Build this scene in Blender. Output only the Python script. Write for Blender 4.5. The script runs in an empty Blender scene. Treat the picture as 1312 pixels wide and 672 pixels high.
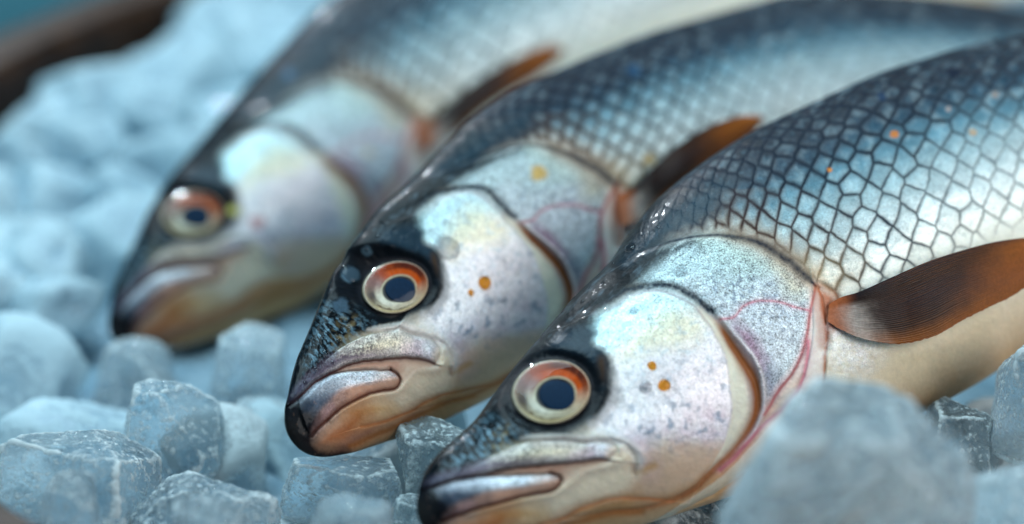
import bpy, math, random
import numpy as np
from mathutils import Vector, noise as mnoise

# ------------------------------------------------------------------ render, camera, light
sc = bpy.context.scene
col = sc.collection
S = 0.01                                   # everything below is thought out in centimetres
PITCH = math.radians(25.0)
HC = 40.0                                  # camera height above the table plane (cm)
FPX = 2952.0                               # focal length in photo pixels (1312 wide)
W0, H0 = 1312.0, 672.0
FOCUS = 49.6
cam_d = bpy.data.cameras.new('camera')
cam_d.sensor_width = 36.0
cam_d.lens = FPX / W0 * 36.0
cam_d.clip_start = 0.02
cam_d.clip_end = 60.0
cam_d.dof.use_dof = True
cam_d.dof.focus_distance = FOCUS * S
cam_d.dof.aperture_fstop = (cam_d.lens / 10.0) / 1.9
cam = bpy.data.objects.new('camera', cam_d)
cam.location = (0, 0, HC * S)
cam.rotation_euler = (math.pi / 2 - PITCH, 0, 0)
col.objects.link(cam)
sc.camera = cam

sc.view_settings.view_transform = 'Standard'
sc.view_settings.look = 'None'
sc.view_settings.exposure = -0.08
sc.view_settings.gamma = 1.0
sc.cycles.use_denoising = True
sc.cycles.max_bounces = 9
sc.cycles.transmission_bounces = 7
sc.cycles.transparent_max_bounces = 10
sc.cycles.caustics_reflective = False
sc.cycles.caustics_refractive = False
sc.cycles.sample_clamp_indirect = 6.0
sc.cycles.blur_glossy = 0.6

world = bpy.data.worlds.new('World')
sc.world = world
world.use_nodes = True
bg = world.node_tree.nodes['Background']
bg.inputs[0].default_value = (0.22, 0.42, 0.58, 1)
bg.inputs[1].default_value = 0.17

def area(name, loc, target, size, size_y, power, color):
    d = bpy.data.lights.new(name, 'AREA')
    d.shape = 'RECTANGLE'; d.size = size * S; d.size_y = size_y * S
    d.energy = power; d.color = color
    o = bpy.data.objects.new(name, d)
    o.location = Vector(loc) * S
    o.rotation_euler = (Vector(target) - Vector(loc)).to_track_quat('-Z', 'Y').to_euler()
    col.objects.link(o)
    return o
area('window_light', (-22, 72, 118), (0, 52, 15), 100, 72, 20.5, (0.64, 0.90, 1.0))
area('belly_fill_light', (72, 8, 62), (8, 48, 14), 70, 50, 6.2, (0.98, 0.97, 0.95))  # added fill, low at right, to brighten bellies and throats
area('glint_light', (-30, 125, 66), (-5, 55, 15), 3.0, 3.0, 4.0, (0.85, 0.94, 1.0))  # small source added behind the heap to raise glints on the ice

# ------------------------------------------------------------------ helpers
cP, sP = math.cos(PITCH), math.sin(PITCH)
def world_pts(px, py, d):
    """a point seen at (px,py) at camera depth d (cm) -> world cm"""
    px = np.asarray(px, float); py = np.asarray(py, float); d = np.asarray(d, float)
    x = (px - W0 / 2) / FPX * d
    v = (H0 / 2 - py) / FPX * d
    return np.stack([x, d * cP + v * sP, HC - d * sP + v * cP], -1)

def grad2(ix, iy, seed):
    h = (ix.astype(np.int64) * 374761393 + iy.astype(np.int64) * 668265263 + seed * 1442695041) & 0xffffffff
    h = ((h ^ (h >> 13)) * 1274126177) & 0xffffffff
    h = h ^ (h >> 16)
    return h / 4294967296.0
def vnoise(x, y, seed=0):
    ix = np.floor(x); iy = np.floor(y); fx = x - ix; fy = y - iy
    ux = fx * fx * fx * (fx * (fx * 6 - 15) + 10); uy = fy * fy * fy * (fy * (fy * 6 - 15) + 10)
    def g(dx, dy):
        a = grad2(ix + dx, iy + dy, seed) * 2 * np.pi
        return np.cos(a) * (fx - dx) + np.sin(a) * (fy - dy)
    return (g(0, 0) * (1 - ux) + g(1, 0) * ux) * (1 - uy) + (g(0, 1) * (1 - ux) + g(1, 1) * ux) * uy
def fbm(x, y, scale, oct=4, seed=0, gain=0.5):
    a = 1.0; r = np.zeros_like(x); f = 1.0 / scale; tot = 0
    for o in range(oct):
        r += a * vnoise(x * f + 13.7 * o, y * f + 7.3 * o, seed + o); tot += a; a *= gain; f *= 2.03
    return r / tot * 1.6                      # about -1 .. 1
def sstep(a, b, x):
    t = np.clip((x - a) / (b - a), 0, 1)
    return t * t * (3 - 2 * t)
def catmull(pts, n=12, closed=False):
    p = np.asarray(pts, float)
    q = np.vstack([p[-1:], p, p[:2]]) if closed else np.vstack([2 * p[0] - p[1], p, 2 * p[-1] - p[-2]])
    out = []
    for i in range(len(q) - 3):
        a, b, c, d = q[i], q[i + 1], q[i + 2], q[i + 3]
        for t in np.linspace(0, 1, n, endpoint=False):
            out.append(0.5 * ((2 * b) + (c - a) * t + (2 * a - 5 * b + 4 * c - d) * t * t + (3 * b - a - 3 * c + d) * t ** 3))
    if not closed: out.append(p[-1])
    return np.array(out)
def arclen(p):
    return np.concatenate([[0], np.cumsum(np.hypot(*np.diff(p, axis=0).T))])

def tps_fit(src, dst, reg=0.5):
    n = len(src); K = tps_k(src, src) + reg * np.eye(n)
    Pm = np.hstack([np.ones((n, 1)), src])
    A = np.zeros((n + 3, n + 3)); A[:n, :n] = K; A[:n, n:] = Pm; A[n:, :n] = Pm.T
    return src, np.linalg.solve(A, np.vstack([dst, np.zeros((3, 2))]))
def tps_k(a, b):
    r2 = ((a[:, None, :] - b[None, :, :]) ** 2).sum(-1) / 1e4
    return r2 * np.log(r2 + 1e-9)
def tps_apply(m, pts):
    src, w = m; pts = np.asarray(pts, float).reshape(-1, 2)
    out = np.empty_like(pts)
    for i in range(0, len(pts), 60000):
        q = pts[i:i + 60000]
        out[i:i + 60000] = tps_k(q, src) @ w[:-3] + w[-3] + q @ w[-2:]
    return out

def seg_dist(X, Y, line, pad=60):
    """distance, side sign and arc fraction to a polyline; only near points are computed exactly"""
    x0, y0 = line.min(0) - pad; x1, y1 = line.max(0) + pad
    m = (X > x0) & (X < x1) & (Y > y0) & (Y < y1)
    D = np.full(X.shape, 1e3); Sg = np.ones(X.shape); U = np.zeros(X.shape)
    x = X[m]; y = Y[m]
    best = np.full(x.shape, 1e9); sg = np.ones(x.shape); uu = np.zeros(x.shape)
    al = arclen(line); tot = al[-1]
    for i in range(len(line) - 1):
        ax, ay = line[i]; bx, by = line[i + 1]; dx, dy = bx - ax, by - ay; L2 = dx * dx + dy * dy + 1e-12
        t = np.clip(((x - ax) * dx + (y - ay) * dy) / L2, 0, 1)
        ex = x - ax - t * dx; ey = y - ay - t * dy; d = ex * ex + ey * ey
        k = d < best
        best = np.where(k, d, best); sg = np.where(k, np.sign(dx * (y - ay) - dy * (x - ax)), sg)
        uu = np.where(k, (al[i] + t * (al[i + 1] - al[i])) / tot, uu)
    D[m] = np.sqrt(best); Sg[m] = sg; U[m] = uu
    return D, Sg, U
def inside(X, Y, poly):
    x0, y0 = poly.min(0); x1, y1 = poly.max(0)
    m = (X > x0) & (X < x1) & (Y > y0) & (Y < y1)
    r = np.zeros(X.shape, bool); x = X[m]; y = Y[m]; c = np.zeros(x.shape, bool)
    n = len(poly)
    for i in range(n):
        ax, ay = poly[i]; bx, by = poly[(i + 1) % n]
        if ay == by: continue
        k = ((ay > y) != (by > y)) & (x < (bx - ax) * (y - ay) / (by - ay) + ax)
        c ^= k
    r[m] = c
    return r

def link(o, parent=None):
    col.objects.link(o)
    if parent is not None: o.parent = parent
    return o
def tag(o, label=None, cat=None, group=None, kind=None):
    if label: o['label'] = label
    if cat: o['category'] = cat
    if group: o['group'] = group
    if kind: o['kind'] = kind
    return o
def empty(name, loc_cm):
    o = bpy.data.objects.new(name, None); o.location = Vector([float(v) for v in loc_cm]) * S
    o.empty_display_size = 0.01
    return link(o)
def mesh_np(name, verts_cm, faces, mat, parent=None, origin=None, attrs=None, smooth=True):
    """faces: (n,4) or (n,3) int array or list; attrs: {name: (n,3) array}"""
    v = np.asarray(verts_cm, float)
    org = np.zeros(3)
    if parent is not None:
        p = parent
        while p is not None: org = org + np.array(p.location) / S; p = p.parent
        v = v - org; loc = None
    elif origin is not None:
        v = v - np.asarray(origin, float); loc = origin
    else: loc = None
    me = bpy.data.meshes.new(name)
    if isinstance(faces, np.ndarray):
        k = faces.shape[1]
        me.vertices.add(len(v)); me.vertices.foreach_set('co', (v * S).astype(np.float32).ravel())
        me.loops.add(faces.size); me.loops.foreach_set('vertex_index', faces.astype(np.int32).ravel())
        me.polygons.add(len(faces))
        me.polygons.foreach_set('loop_start', (np.arange(len(faces)) * k).astype(np.int32))
        me.update(calc_edges=True)
    else:
        me.from_pydata([tuple(q) for q in v * S], [], [tuple(f) for f in faces])
    me.polygons.foreach_set('use_smooth', np.full(len(me.polygons), smooth))
    for an, arr in (attrs or {}).items():
        a = me.attributes.new(an, 'FLOAT_COLOR', 'POINT')
        c = np.ones((len(v), 4), np.float32); c[:, :3] = arr
        a.data.foreach_set('color', c.ravel())
    me.validate(); me.update()
    me.materials.append(mat)
    o = bpy.data.objects.new(name, me)
    if loc is not None: o.location = Vector([float(q) for q in loc]) * S
    return link(o, parent)
def grid_faces(nu, nv, flip=False):
    i = np.arange(nu - 1)[:, None] * nv + np.arange(nv - 1)[None, :]
    f = np.stack([i, i + 1, i + nv + 1, i + nv], -1).reshape(-1, 4)
    return f[:, ::-1] if flip else f

# ------------------------------------------------------------------ materials
def new_mat(name):
    m = bpy.data.materials.new(name); m.use_nodes = True
    nt = m.node_tree; nt.nodes.clear()
    out = nt.nodes.new('ShaderNodeOutputMaterial')
    return m, nt, out
def N(nt, t, **kw):
    n = nt.nodes.new(t)
    for k, v in kw.items(): setattr(n, k, v)
    return n
def noise_n(nt, vec, scale, detail=4, rough=0.55, dim='3D'):
    n = N(nt, 'ShaderNodeTexNoise', noise_dimensions=dim)
    n.inputs['Scale'].default_value = scale; n.inputs['Detail'].default_value = detail; n.inputs['Roughness'].default_value = rough
    nt.links.new(vec, n.inputs['Vector']); return n
def ramp(nt, fac, stops):
    r = N(nt, 'ShaderNodeValToRGB'); e = r.color_ramp.elements
    while len(e) < len(stops): e.new(0.5)
    for el, (p, c) in zip(e, stops):
        el.position = p; el.color = (*c, 1) if len(c) == 3 else c
    nt.links.new(fac, r.inputs[0]); return r
def math_n(nt, op, a, b=None, c=None):
    n = N(nt, 'ShaderNodeMath', operation=op)
    for i, q in enumerate((a, b, c)):
        if q is None: continue
        if isinstance(q, (int, float)): n.inputs[i].default_value = q
        else: nt.links.new(q, n.inputs[i])
    return n.outputs[0]

def skin_material():
    m, nt, out = new_mat('wet_fish_skin'); L = nt.links.new
    c = N(nt, 'ShaderNodeAttribute', attribute_name='Col')
    k = N(nt, 'ShaderNodeAttribute', attribute_name='Mask')
    sep = N(nt, 'ShaderNodeSeparateColor'); L(k.outputs['Color'], sep.inputs[0])
    tc = N(nt, 'ShaderNodeTexCoord'); v = tc.outputs['Object']
    fine = noise_n(nt, v, 2600, 3, 0.7)
    mid = noise_n(nt, v, 700, 4, 0.65)
    # speckle, strongest on the silver plates
    sp = math_n(nt, 'SUBTRACT', fine.outputs[0], 0.5)
    sp2 = math_n(nt, 'SUBTRACT', mid.outputs[0], 0.5)
    s1 = math_n(nt, 'MULTIPLY', sp, math_n(nt, 'MULTIPLY', sep.outputs[2], 2.6))
    s2 = math_n(nt, 'MULTIPLY', sp2, math_n(nt, 'MULTIPLY_ADD', sep.outputs[2], 0.9, 0.15))
    g = math_n(nt, 'MAXIMUM', math_n(nt, 'ADD', math_n(nt, 'ADD', s1, s2), 1.0), 0.12)
    vm = N(nt, 'ShaderNodeVectorMath', operation='SCALE'); L(c.outputs['Color'], vm.inputs[0]); L(g, vm.inputs[3])
    b = N(nt, 'ShaderNodeBsdfPrincipled')
    L(vm.outputs[0], b.inputs['Base Color'])
    L(math_n(nt, 'MULTIPLY', sep.outputs[0], 0.55), b.inputs['Metallic'])
    rg = math_n(nt, 'ADD', sep.outputs[1], math_n(nt, 'MULTIPLY', sp2, 0.25))
    L(rg, b.inputs['Roughness'])
    b.inputs['Specular IOR Level'].default_value = 0.06
    b.inputs['Coat Weight'].default_value = 0.08
    b.inputs['Coat Roughness'].default_value = 0.045
    b.inputs['Coat IOR'].default_value = 1.36
    L(math_n(nt, 'MULTIPLY', math_n(nt, 'SUBTRACT', 1.0, sep.outputs[0]), 0.22), b.inputs['Subsurface Weight'])
    b.inputs['Subsurface Radius'].default_value = (1.0, 0.45, 0.25)
    b.inputs['Subsurface Scale'].default_value = 0.0022
    hsum = math_n(nt, 'ADD', math_n(nt, 'MULTIPLY', fine.outputs[0], math_n(nt, 'MULTIPLY_ADD', sep.outputs[2], 0.9, 0.05)),
                  math_n(nt, 'MULTIPLY', mid.outputs[0], 0.5))
    bu = N(nt, 'ShaderNodeBump'); bu.inputs['Strength'].default_value = 0.55; bu.inputs['Distance'].default_value = 0.00022
    L(hsum, bu.inputs['Height']); L(bu.outputs[0], b.inputs['Normal'])
    wav = noise_n(nt, v, 260, 3, 0.5)
    bc = N(nt, 'ShaderNodeBump'); bc.inputs['Strength'].default_value = 0.2; bc.inputs['Distance'].default_value = 0.0004
    L(wav.outputs[0], bc.inputs['Height']); L(bc.outputs[0], b.inputs['Coat Normal'])
    L(b.outputs[0], out.inputs[0]); return m

def attr_gloss(name, rough=0.1, coat=1.0, sss=0.0, bump=0.0, spec=0.5):
    m, nt, out = new_mat(name); L = nt.links.new
    c = N(nt, 'ShaderNodeAttribute', attribute_name='Col')
    tc = N(nt, 'ShaderNodeTexCoord')
    n = noise_n(nt, tc.outputs['Object'], 1500, 4, 0.6)
    mx = N(nt, 'ShaderNodeMix', data_type='RGBA', blend_type='MULTIPLY'); mx.inputs[0].default_value = 0.5
    L(c.outputs['Color'], mx.inputs[6])
    r = ramp(nt, n.outputs[0], [(0.3, (0.55, 0.55, 0.55)), (0.65, (1.1, 1.1, 1.1))]); L(r.outputs[0], mx.inputs[7])
    b = N(nt, 'ShaderNodeBsdfPrincipled'); L(mx.outputs[2], b.inputs['Base Color'])
    b.inputs['Roughness'].default_value = rough; b.inputs['Specular IOR Level'].default_value = spec
    b.inputs['Coat Weight'].default_value = coat; b.inputs['Coat Roughness'].default_value = 0.04
    b.inputs['Subsurface Weight'].default_value = sss; b.inputs['Subsurface Scale'].default_value = 0.002
    if bump:
        bu = N(nt, 'ShaderNodeBump'); bu.inputs['Strength'].default_value = bump; bu.inputs['Distance'].default_value = 0.0002
        L(n.outputs[0], bu.inputs['Height']); L(bu.outputs[0], b.inputs['Normal'])
    L(b.outputs[0], out.inputs[0]); return m

def cornea_material():
    m, nt, out = new_mat('clear_cornea'); L = nt.links.new
    lw = N(nt, 'ShaderNodeFresnel'); lw.inputs[0].default_value = 1.2
    tr = N(nt, 'ShaderNodeBsdfTransparent'); tr.inputs[0].default_value = (0.97, 0.99, 1, 1)
    gl = N(nt, 'ShaderNodeBsdfGlossy'); gl.inputs['Roughness'].default_value = 0.03
    tc = N(nt, 'ShaderNodeTexCoord'); n = noise_n(nt, tc.outputs['Object'], 180, 2)
    bu = N(nt, 'ShaderNodeBump'); bu.inputs['Strength'].default_value = 0.15; bu.inputs['Distance'].default_value = 0.0005
    L(n.outputs[0], bu.inputs['Height']); L(bu.outputs[0], gl.inputs['Normal'])
    mx = N(nt, 'ShaderNodeMixShader'); L(lw.outputs[0], mx.inputs[0]); L(tr.outputs[0], mx.inputs[1]); L(gl.outputs[0], mx.inputs[2])
    L(mx.outputs[0], out.inputs[0]); return m

def ice_material(name, cloud=0.2, vein=0.5, tint=(0.84, 0.93, 0.98), rough=0.06, cheap=False, frost=0.8, white=(0.88, 0.97, 1.0), low=0.0):
    m, nt, out = new_mat(name); L = nt.links.new
    tc = N(nt, 'ShaderNodeTexCoord'); v = tc.outputs['Object']
    w = N(nt, 'ShaderNodeBsdfDiffuse'); w.inputs[0].default_value = (*white, 1)
    tl = N(nt, 'ShaderNodeBsdfTranslucent'); tl.inputs[0].default_value = (*white, 1)
    m2 = N(nt, 'ShaderNodeMixShader'); m2.inputs[0].default_value = 0.45; L(w.outputs[0], m2.inputs[1]); L(tl.outputs[0], m2.inputs[2])
    big = noise_n(nt, v, 75, 3, 0.6)
    crk = noise_n(nt, v, 520, 2 if cheap else 5, 0.72)
    patch = noise_n(nt, v, 120, 2, 0.5)
    st = ramp(nt, patch.outputs[0], [(0.38, (0.15,) * 3), (0.60, (1, 1, 1))])
    fr = ramp(nt, big.outputs[0], [(0.40, (low,) * 3), (0.62, (cloud,) * 3)])
    vn = ramp(nt, crk.outputs[0], [(0.50, (0, 0, 0)), (0.66, (1, 1, 1))])
    geo = N(nt, 'ShaderNodeNewGeometry')
    rim = ramp(nt, math_n(nt, 'MULTIPLY_ADD', math_n(nt, 'SUBTRACT', crk.outputs[0], 0.5), 0.10, geo.outputs['Pointiness']), [(0.505, (0, 0, 0)), (0.545, (frost,) * 3)])
    fac = math_n(nt, 'MINIMUM', math_n(nt, 'ADD', math_n(nt, 'ADD', fr.outputs[0], rim.outputs[0]), math_n(nt, 'MULTIPLY', math_n(nt, 'MULTIPLY', vn.outputs[0], st.outputs[0]), vein)), 0.95)
    bu = N(nt, 'ShaderNodeBump'); bu.inputs['Distance'].default_value = 0.0014
    L(math_n(nt, 'MULTIPLY', st.outputs[0], 0.8), bu.inputs['Strength']); L(crk.outputs[0], bu.inputs['Height'])
    L(bu.outputs[0], w.inputs['Normal'])
    mx = N(nt, 'ShaderNodeMixShader')
    if cheap:
        g = N(nt, 'ShaderNodeBsdfPrincipled'); g.inputs['Base Color'].default_value = (0.13, 0.24, 0.33, 1)
        g.inputs['Roughness'].default_value = 0.05; g.inputs['IOR'].default_value = 1.45
    else:
        g = N(nt, 'ShaderNodeBsdfPrincipled')
        g.inputs['Base Color'].default_value = (*tint, 1); g.inputs['Transmission Weight'].default_value = 1.0
        g.inputs['IOR'].default_value = 1.31
        L(math_n(nt, 'MULTIPLY_ADD', st.outputs[0], rough, 0.02), g.inputs['Roughness'])
    L(bu.outputs[0], g.inputs['Normal'])
    gs = g.outputs[0]
    if not cheap:
        tr = N(nt, 'ShaderNodeBsdfTransparent'); tr.inputs[0].default_value = (0.90, 0.96, 1.0, 1)
        m1 = N(nt, 'ShaderNodeMixShader'); m1.inputs[0].default_value = 0.30; L(gs, m1.inputs[1]); L(tr.outputs[0], m1.inputs[2]); gs = m1.outputs[0]
    L(fac, mx.inputs[0]); L(gs, mx.inputs[1]); L(m2.outputs[0], mx.inputs[2])
    L(mx.outputs[0], out.inputs[0]); return m

def wood_material():
    m, nt, out = new_mat('dark_wet_wood'); L = nt.links.new
    tc = N(nt, 'ShaderNodeTexCoord'); mp = N(nt, 'ShaderNodeMapping'); mp.inputs['Scale'].default_value = (1, 1, 0.15)
    L(tc.outputs['Object'], mp.inputs[0])
    n = noise_n(nt, mp.outputs[0], 160, 6, 0.65)
    r = ramp(nt, n.outputs[0], [(0.3, (0.010, 0.005, 0.003)), (0.55, (0.028, 0.012, 0.006)), (0.75, (0.075, 0.034, 0.016))])
    b = N(nt, 'ShaderNodeBsdfPrincipled'); L(r.outputs[0], b.inputs['Base Color']); b.inputs['Roughness'].default_value = 0.5; b.inputs['Specular IOR Level'].default_value = 0.15
    bu = N(nt, 'ShaderNodeBump'); bu.inputs['Strength'].default_value = 0.4; bu.inputs['Distance'].default_value = 0.001
    L(n.outputs[0], bu.inputs['Height']); L(bu.outputs[0], b.inputs['Normal'])
    L(b.outputs[0], out.inputs[0]); return m
def table_material():
    m, nt, out = new_mat('teal_painted_table'); L = nt.links.new
    tc = N(nt, 'ShaderNodeTexCoord'); n = noise_n(nt, tc.outputs['Object'], 14, 5, 0.6)
    r = ramp(nt, n.outputs[0], [(0.3, (0.02, 0.085, 0.11)), (0.7, (0.035, 0.14, 0.18))])
    b = N(nt, 'ShaderNodeBsdfPrincipled'); L(r.outputs[0], b.inputs['Base Color']); b.inputs['Roughness'].default_value = 0.45
    L(b.outputs[0], out.inputs[0]); return m
def drop_material(name, color, mix=0.45):
    m, nt, out = new_mat(name); L = nt.links.new
    b = N(nt, 'ShaderNodeBsdfPrincipled'); b.inputs['Base Color'].default_value = (*color, 1)
    b.inputs['Transmission Weight'].default_value = 1.0; b.inputs['Roughness'].default_value = 0.02; b.inputs['IOR'].default_value = 1.33
    tr = N(nt, 'ShaderNodeBsdfTransparent'); tr.inputs[0].default_value = (*color, 1)
    mx = N(nt, 'ShaderNodeMixShader'); mx.inputs[0].default_value = mix; L(b.outputs[0], mx.inputs[1]); L(tr.outputs[0], mx.inputs[2])
    L(mx.outputs[0], out.inputs[0]); return m

M_SKIN = skin_material()
M_EYE = attr_gloss('wet_iris', 0.35, 0.0, 0.0, 0.25, spec=0.08)
M_PUPIL = attr_gloss('dark_pupil', 0.6, 0.0, spec=0.1)
M_CORNEA = cornea_material()
M_FIN = attr_gloss('fin_membrane', 0.38, 0.05, 0.1, 0.3, spec=0.15)
M_ICE = ice_material('clear_ice', 0.10, 0.24, tint=(0.78, 0.92, 1.0))
M_ICE2 = ice_material('cloudy_ice', 0.34, 0.4, low=0.06)
M_ICE3 = ice_material('packed_ice', 0.80, 0.4, cheap=True, low=0.35, white=(0.66, 0.83, 0.90))
M_CRUSH = ice_material('crushed_ice', 0.7, 0.4, cheap=True, low=0.3, white=(0.5, 0.68, 0.8))
M_ICE4 = ice_material('glassy_ice', 0.10, 0.16, tint=(0.84, 0.95, 1.0), rough=0.02, frost=0.6)
M_WOOD = wood_material()
M_TABLE = table_material()
M_DROP = drop_material('water_bead', (0.97, 0.98, 1.0))
M_AMBER = drop_material('amber_bead', (1.0, 0.60, 0.16), 0.6)

# ------------------------------------------------------------------ the fish: one traced anatomy, three poses
# landmark table: nearest fish / middle fish / far fish (where each anatomical point lies)
LM = [
 ((1600,40),(1290,8),(1010,-150)),
 ((2000,150),(1640,90),(1330,-40)), ((2000,190),(1640,120),(1330,-10)),
 ((570,699),(412,586),(178,446)), ((640,711),(472,574),(240,443)), ((780,688),(588,531),(377,399)),
 ((926,640),(715,468),(500,320)), ((1052,588),(820,400),(590,262)), ((1294,465),(1010,300),(770,160)),
 ((1600,320),(1290,215),(1010,60)),
 ((719,618.6),(513,489),(284,349)), ((780,590),(558,467),(320,318)), ((814,605),(578,479),(347,338)), ((737,559),(517,414),(274,309)),
 ((640,604),(445,469),(205,345)),
 ((844,372),(605,245),(352,167)), ((887,381),(640,262),(392,182)), ((937,470),(690,330),(425,228)),
 ((869,306),(650,189),(396,109)), ((930,302),(700,189),(450,107)), ((984,317),(745,206),(487,117)), ((1044,362),(789,234),(530,148)),
 ((951,392),(693,270),None), ((1037,398),(770,272),None), ((1058,421),(793,296),(537,192)),
 ((948,578),(722,425),(470,300)), ((852,493),(620,362),None),
]
EYES = [((706, 502), 52.5, 42.5, -12), ((506.5, 368), 44.5, 34.5, -16), ((246, 274), 40.5, 29.5, -8)]
def eye_ring(i, a, r):
    (cx, cy), A, B, T = EYES[i]; T = math.radians(T); x = r * A * math.cos(a); y = r * B * math.sin(a)
    return (cx + x * math.cos(T) - y * math.sin(T), cy + x * math.sin(T) + y * math.cos(T))
for r_, n_ in ((0.0, 1), (1.05, 8)):
    for j_ in range(n_):
        LM.append(tuple(eye_ring(i, j_ * 2 * math.pi / n_, r_) for i in range(3)))
DOR = catmull([(536,634),(538,620),(545,604),(561,582),(585,560),(609,538),(632,506),(652.7,478),(688,436),(718,401),(736,380),(780,337),(801,306),(832,266),(871,231),(918,197),(971,165),(1028,138),(1119,97),(1183,76),(1244,58),(1312,45),(1450,32),(1600,40),(1800,86),(2000,150)], 10)
DOR_MID = catmull([(365,530),(368,512),(372,490),(380,461),(388,442),(401,411),(411,386),(422,360),(437,331),(457,304),(485,268),(518,238),(545,210),(577,178),(600,155),(656,116),(714,90),(768,67),(839,40),(902,22),(946,9),(1010,-8)], 10)
DOR_FAR = catmull([(139,415),(141,395),(146,368),(155,346),(167,321),(180,293),(190,271),(204,247),(223,220),(250,190),(275,159),(317,109),(350,72),(412,8),(485,-35),(610,-90),(780,-135)], 10)
def arc_of(line, p):
    return arclen(line)[np.argmin(((line - np.array(p)) ** 2).sum(1))]
KEYS = [((536,634),(365,530),(139,415)), ((561,582),(382,455),(147,366)), ((609,538),(406,399),(168,320)), ((663,466),(443,323),(202,250)),
        ((736,380),(503,252),(256,182)), ((800,306),(545,210),(296,134)), ((871,231),(602,153),(350,72)), ((985,160),(740,79),(485,-35)), ((1119,97),(852,36),(610,-90)), ((1312,45),(1010,-8),(780,-135))]
ka = [[arc_of(ln, k[i]) for k in KEYS] for i, ln in enumerate((DOR, DOR_MID, DOR_FAR))]
def outline_target(i, q_):
    """where arc position q_ of the near fish's back lies on fish i's own back line"""
    ln = (DOR, DOR_MID, DOR_FAR)[i]; aa_ = np.interp(q_, ka[0], ka[i]); al_ = arclen(ln)
    return np.stack([np.interp(aa_, al_, ln[:, 0]), np.interp(aa_, al_, ln[:, 1])], -1)
for q_ in (0.0, ka[0][1], ka[0][2], ka[0][4] + 10, ka[0][5], ka[0][6], ka[0][7], ka[0][8], ka[0][9]):
    LM.append(tuple(tuple(float(z) for z in outline_target(i, q_)) for i in range(3)))
def lm(i, j):
    p = [(a[i], a[j]) for a in LM if a[i] is not None and a[j] is not None]
    return np.array([q[0] for q in p], float), np.array([q[1] for q in p], float)
T_mid_to_near = tps_fit(*lm(1, 0), reg=0.0003)
T_OUT = [None, tps_fit(*lm(0, 1), reg=0.0003), tps_fit(*lm(0, 2), reg=0.0003)]

CROP = {'A': (350, 400, 3.36, 1), 'B': (400, 230, 3.36, 1), 'C': (550, 160, 2.8, 1), 'D': (520, 490, 3.693, 0),
        'E': (620, 380, 3.36, 0), 'F': (780, 260, 2.8, 0), 'G': (800, 430, 2.777, 0), 'H': (1012, 260, 2.8, 0), 'N': (0, 0, 1, 0), 'M': (0, 0, 1, 1)}
def curve(tagc, pts, closed=False, n=8):
    ox, oy, s, fr = CROP[tagc]
    p = np.array(pts, float) / s + np.array([ox, oy])
    if fr == 1: p = tps_apply(T_mid_to_near, p)
    return catmull(p, n, closed)

# --- outline and grid
VEN = catmull([(536,634),(533,648),(536,665),(548,685),(570,699),(605,708),(640,711),(700,705),(760,692),(822,674),(890,652),(926,640),(1000,612),(1080,575),(1168,536),(1247,495),(1294,465),(1312,455),(1450,385),(1600,320),(1800,250),(2000,190)], 10)
PAIRS = [((536,634),(536,634)),((539,615),(535,655)),((561,582),(548,685)),((590,556),(580,702)),((632,503),(650,711)),((688,436),(740,697)),((780,337),(840,668)),((871,231),(960,628)),((971,165),(1080,575)),((1119,97),(1200,520)),((1312,45),(1360,430)),((1600,40),(1620,312)),((2000,150),(2000,190))]
aD, aV = arclen(DOR), arclen(VEN)
def proj(line, al, p): return al[np.argmin(((line - np.array(p)) ** 2).sum(1))]
kD = np.array([proj(DOR, aD, a) for a, b in PAIRS]); kV = np.array([proj(VEN, aV, b) for a, b in PAIRS])
kS = (kD + kV) / 2
NEAR_END = kS[10]
s_dense = np.concatenate([np.linspace(0, kS[4], 230, endpoint=False), np.linspace(kS[4], NEAR_END, 690, endpoint=False), np.linspace(NEAR_END, kS[-1], 90)])
def mono(xs, ys, q):
    d = np.linspace(0, xs[-1], 4000); y = np.interp(d, xs, ys)
    k = np.exp(-np.linspace(-2.5, 2.5, 121) ** 2); k /= k.sum()
    yp = np.concatenate([2 * y[0] - y[60:0:-1], y, 2 * y[-1] - y[-2:-62:-1]])
    y2 = np.convolve(yp, k, 'valid'); y2[0] = y[0]; y2[-1] = y[-1]
    return np.interp(q, d, y2)
mD = mono(kS, kD, s_dense); mV = mono(kS, kV, s_dense)
Dp = np.stack([np.interp(mD, aD, DOR[:, i]) for i in (0, 1)], -1)
Vp = np.stack([np.interp(mV, aV, VEN[:, i]) for i in (0, 1)], -1)
NS = len(s_dense); NT = 430
u = np.linspace(0, 1, NT)
t = 0.45 * (2 * u - 1) + 0.55 * (-np.cos(np.pi * u))
fr = ((1 + t) / 2)[None, :, None]
P = Dp[:, None, :] * (1 - fr) + Vp[:, None, :] * fr
X = P[..., 0]; Y = P[..., 1]
LEN = np.hypot(*(Vp - Dp).T)
TH = 0.325 * LEN
TH = TH * (1 - 0.10 * np.exp(-((s_dense - 120) / 80) ** 2))
tt = np.broadcast_to(t[None, :], X.shape)
prof = np.clip(1 - np.abs(tt) ** 2.15, 0, 1) ** 0.52
base_h = TH[:, None] * prof

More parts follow.
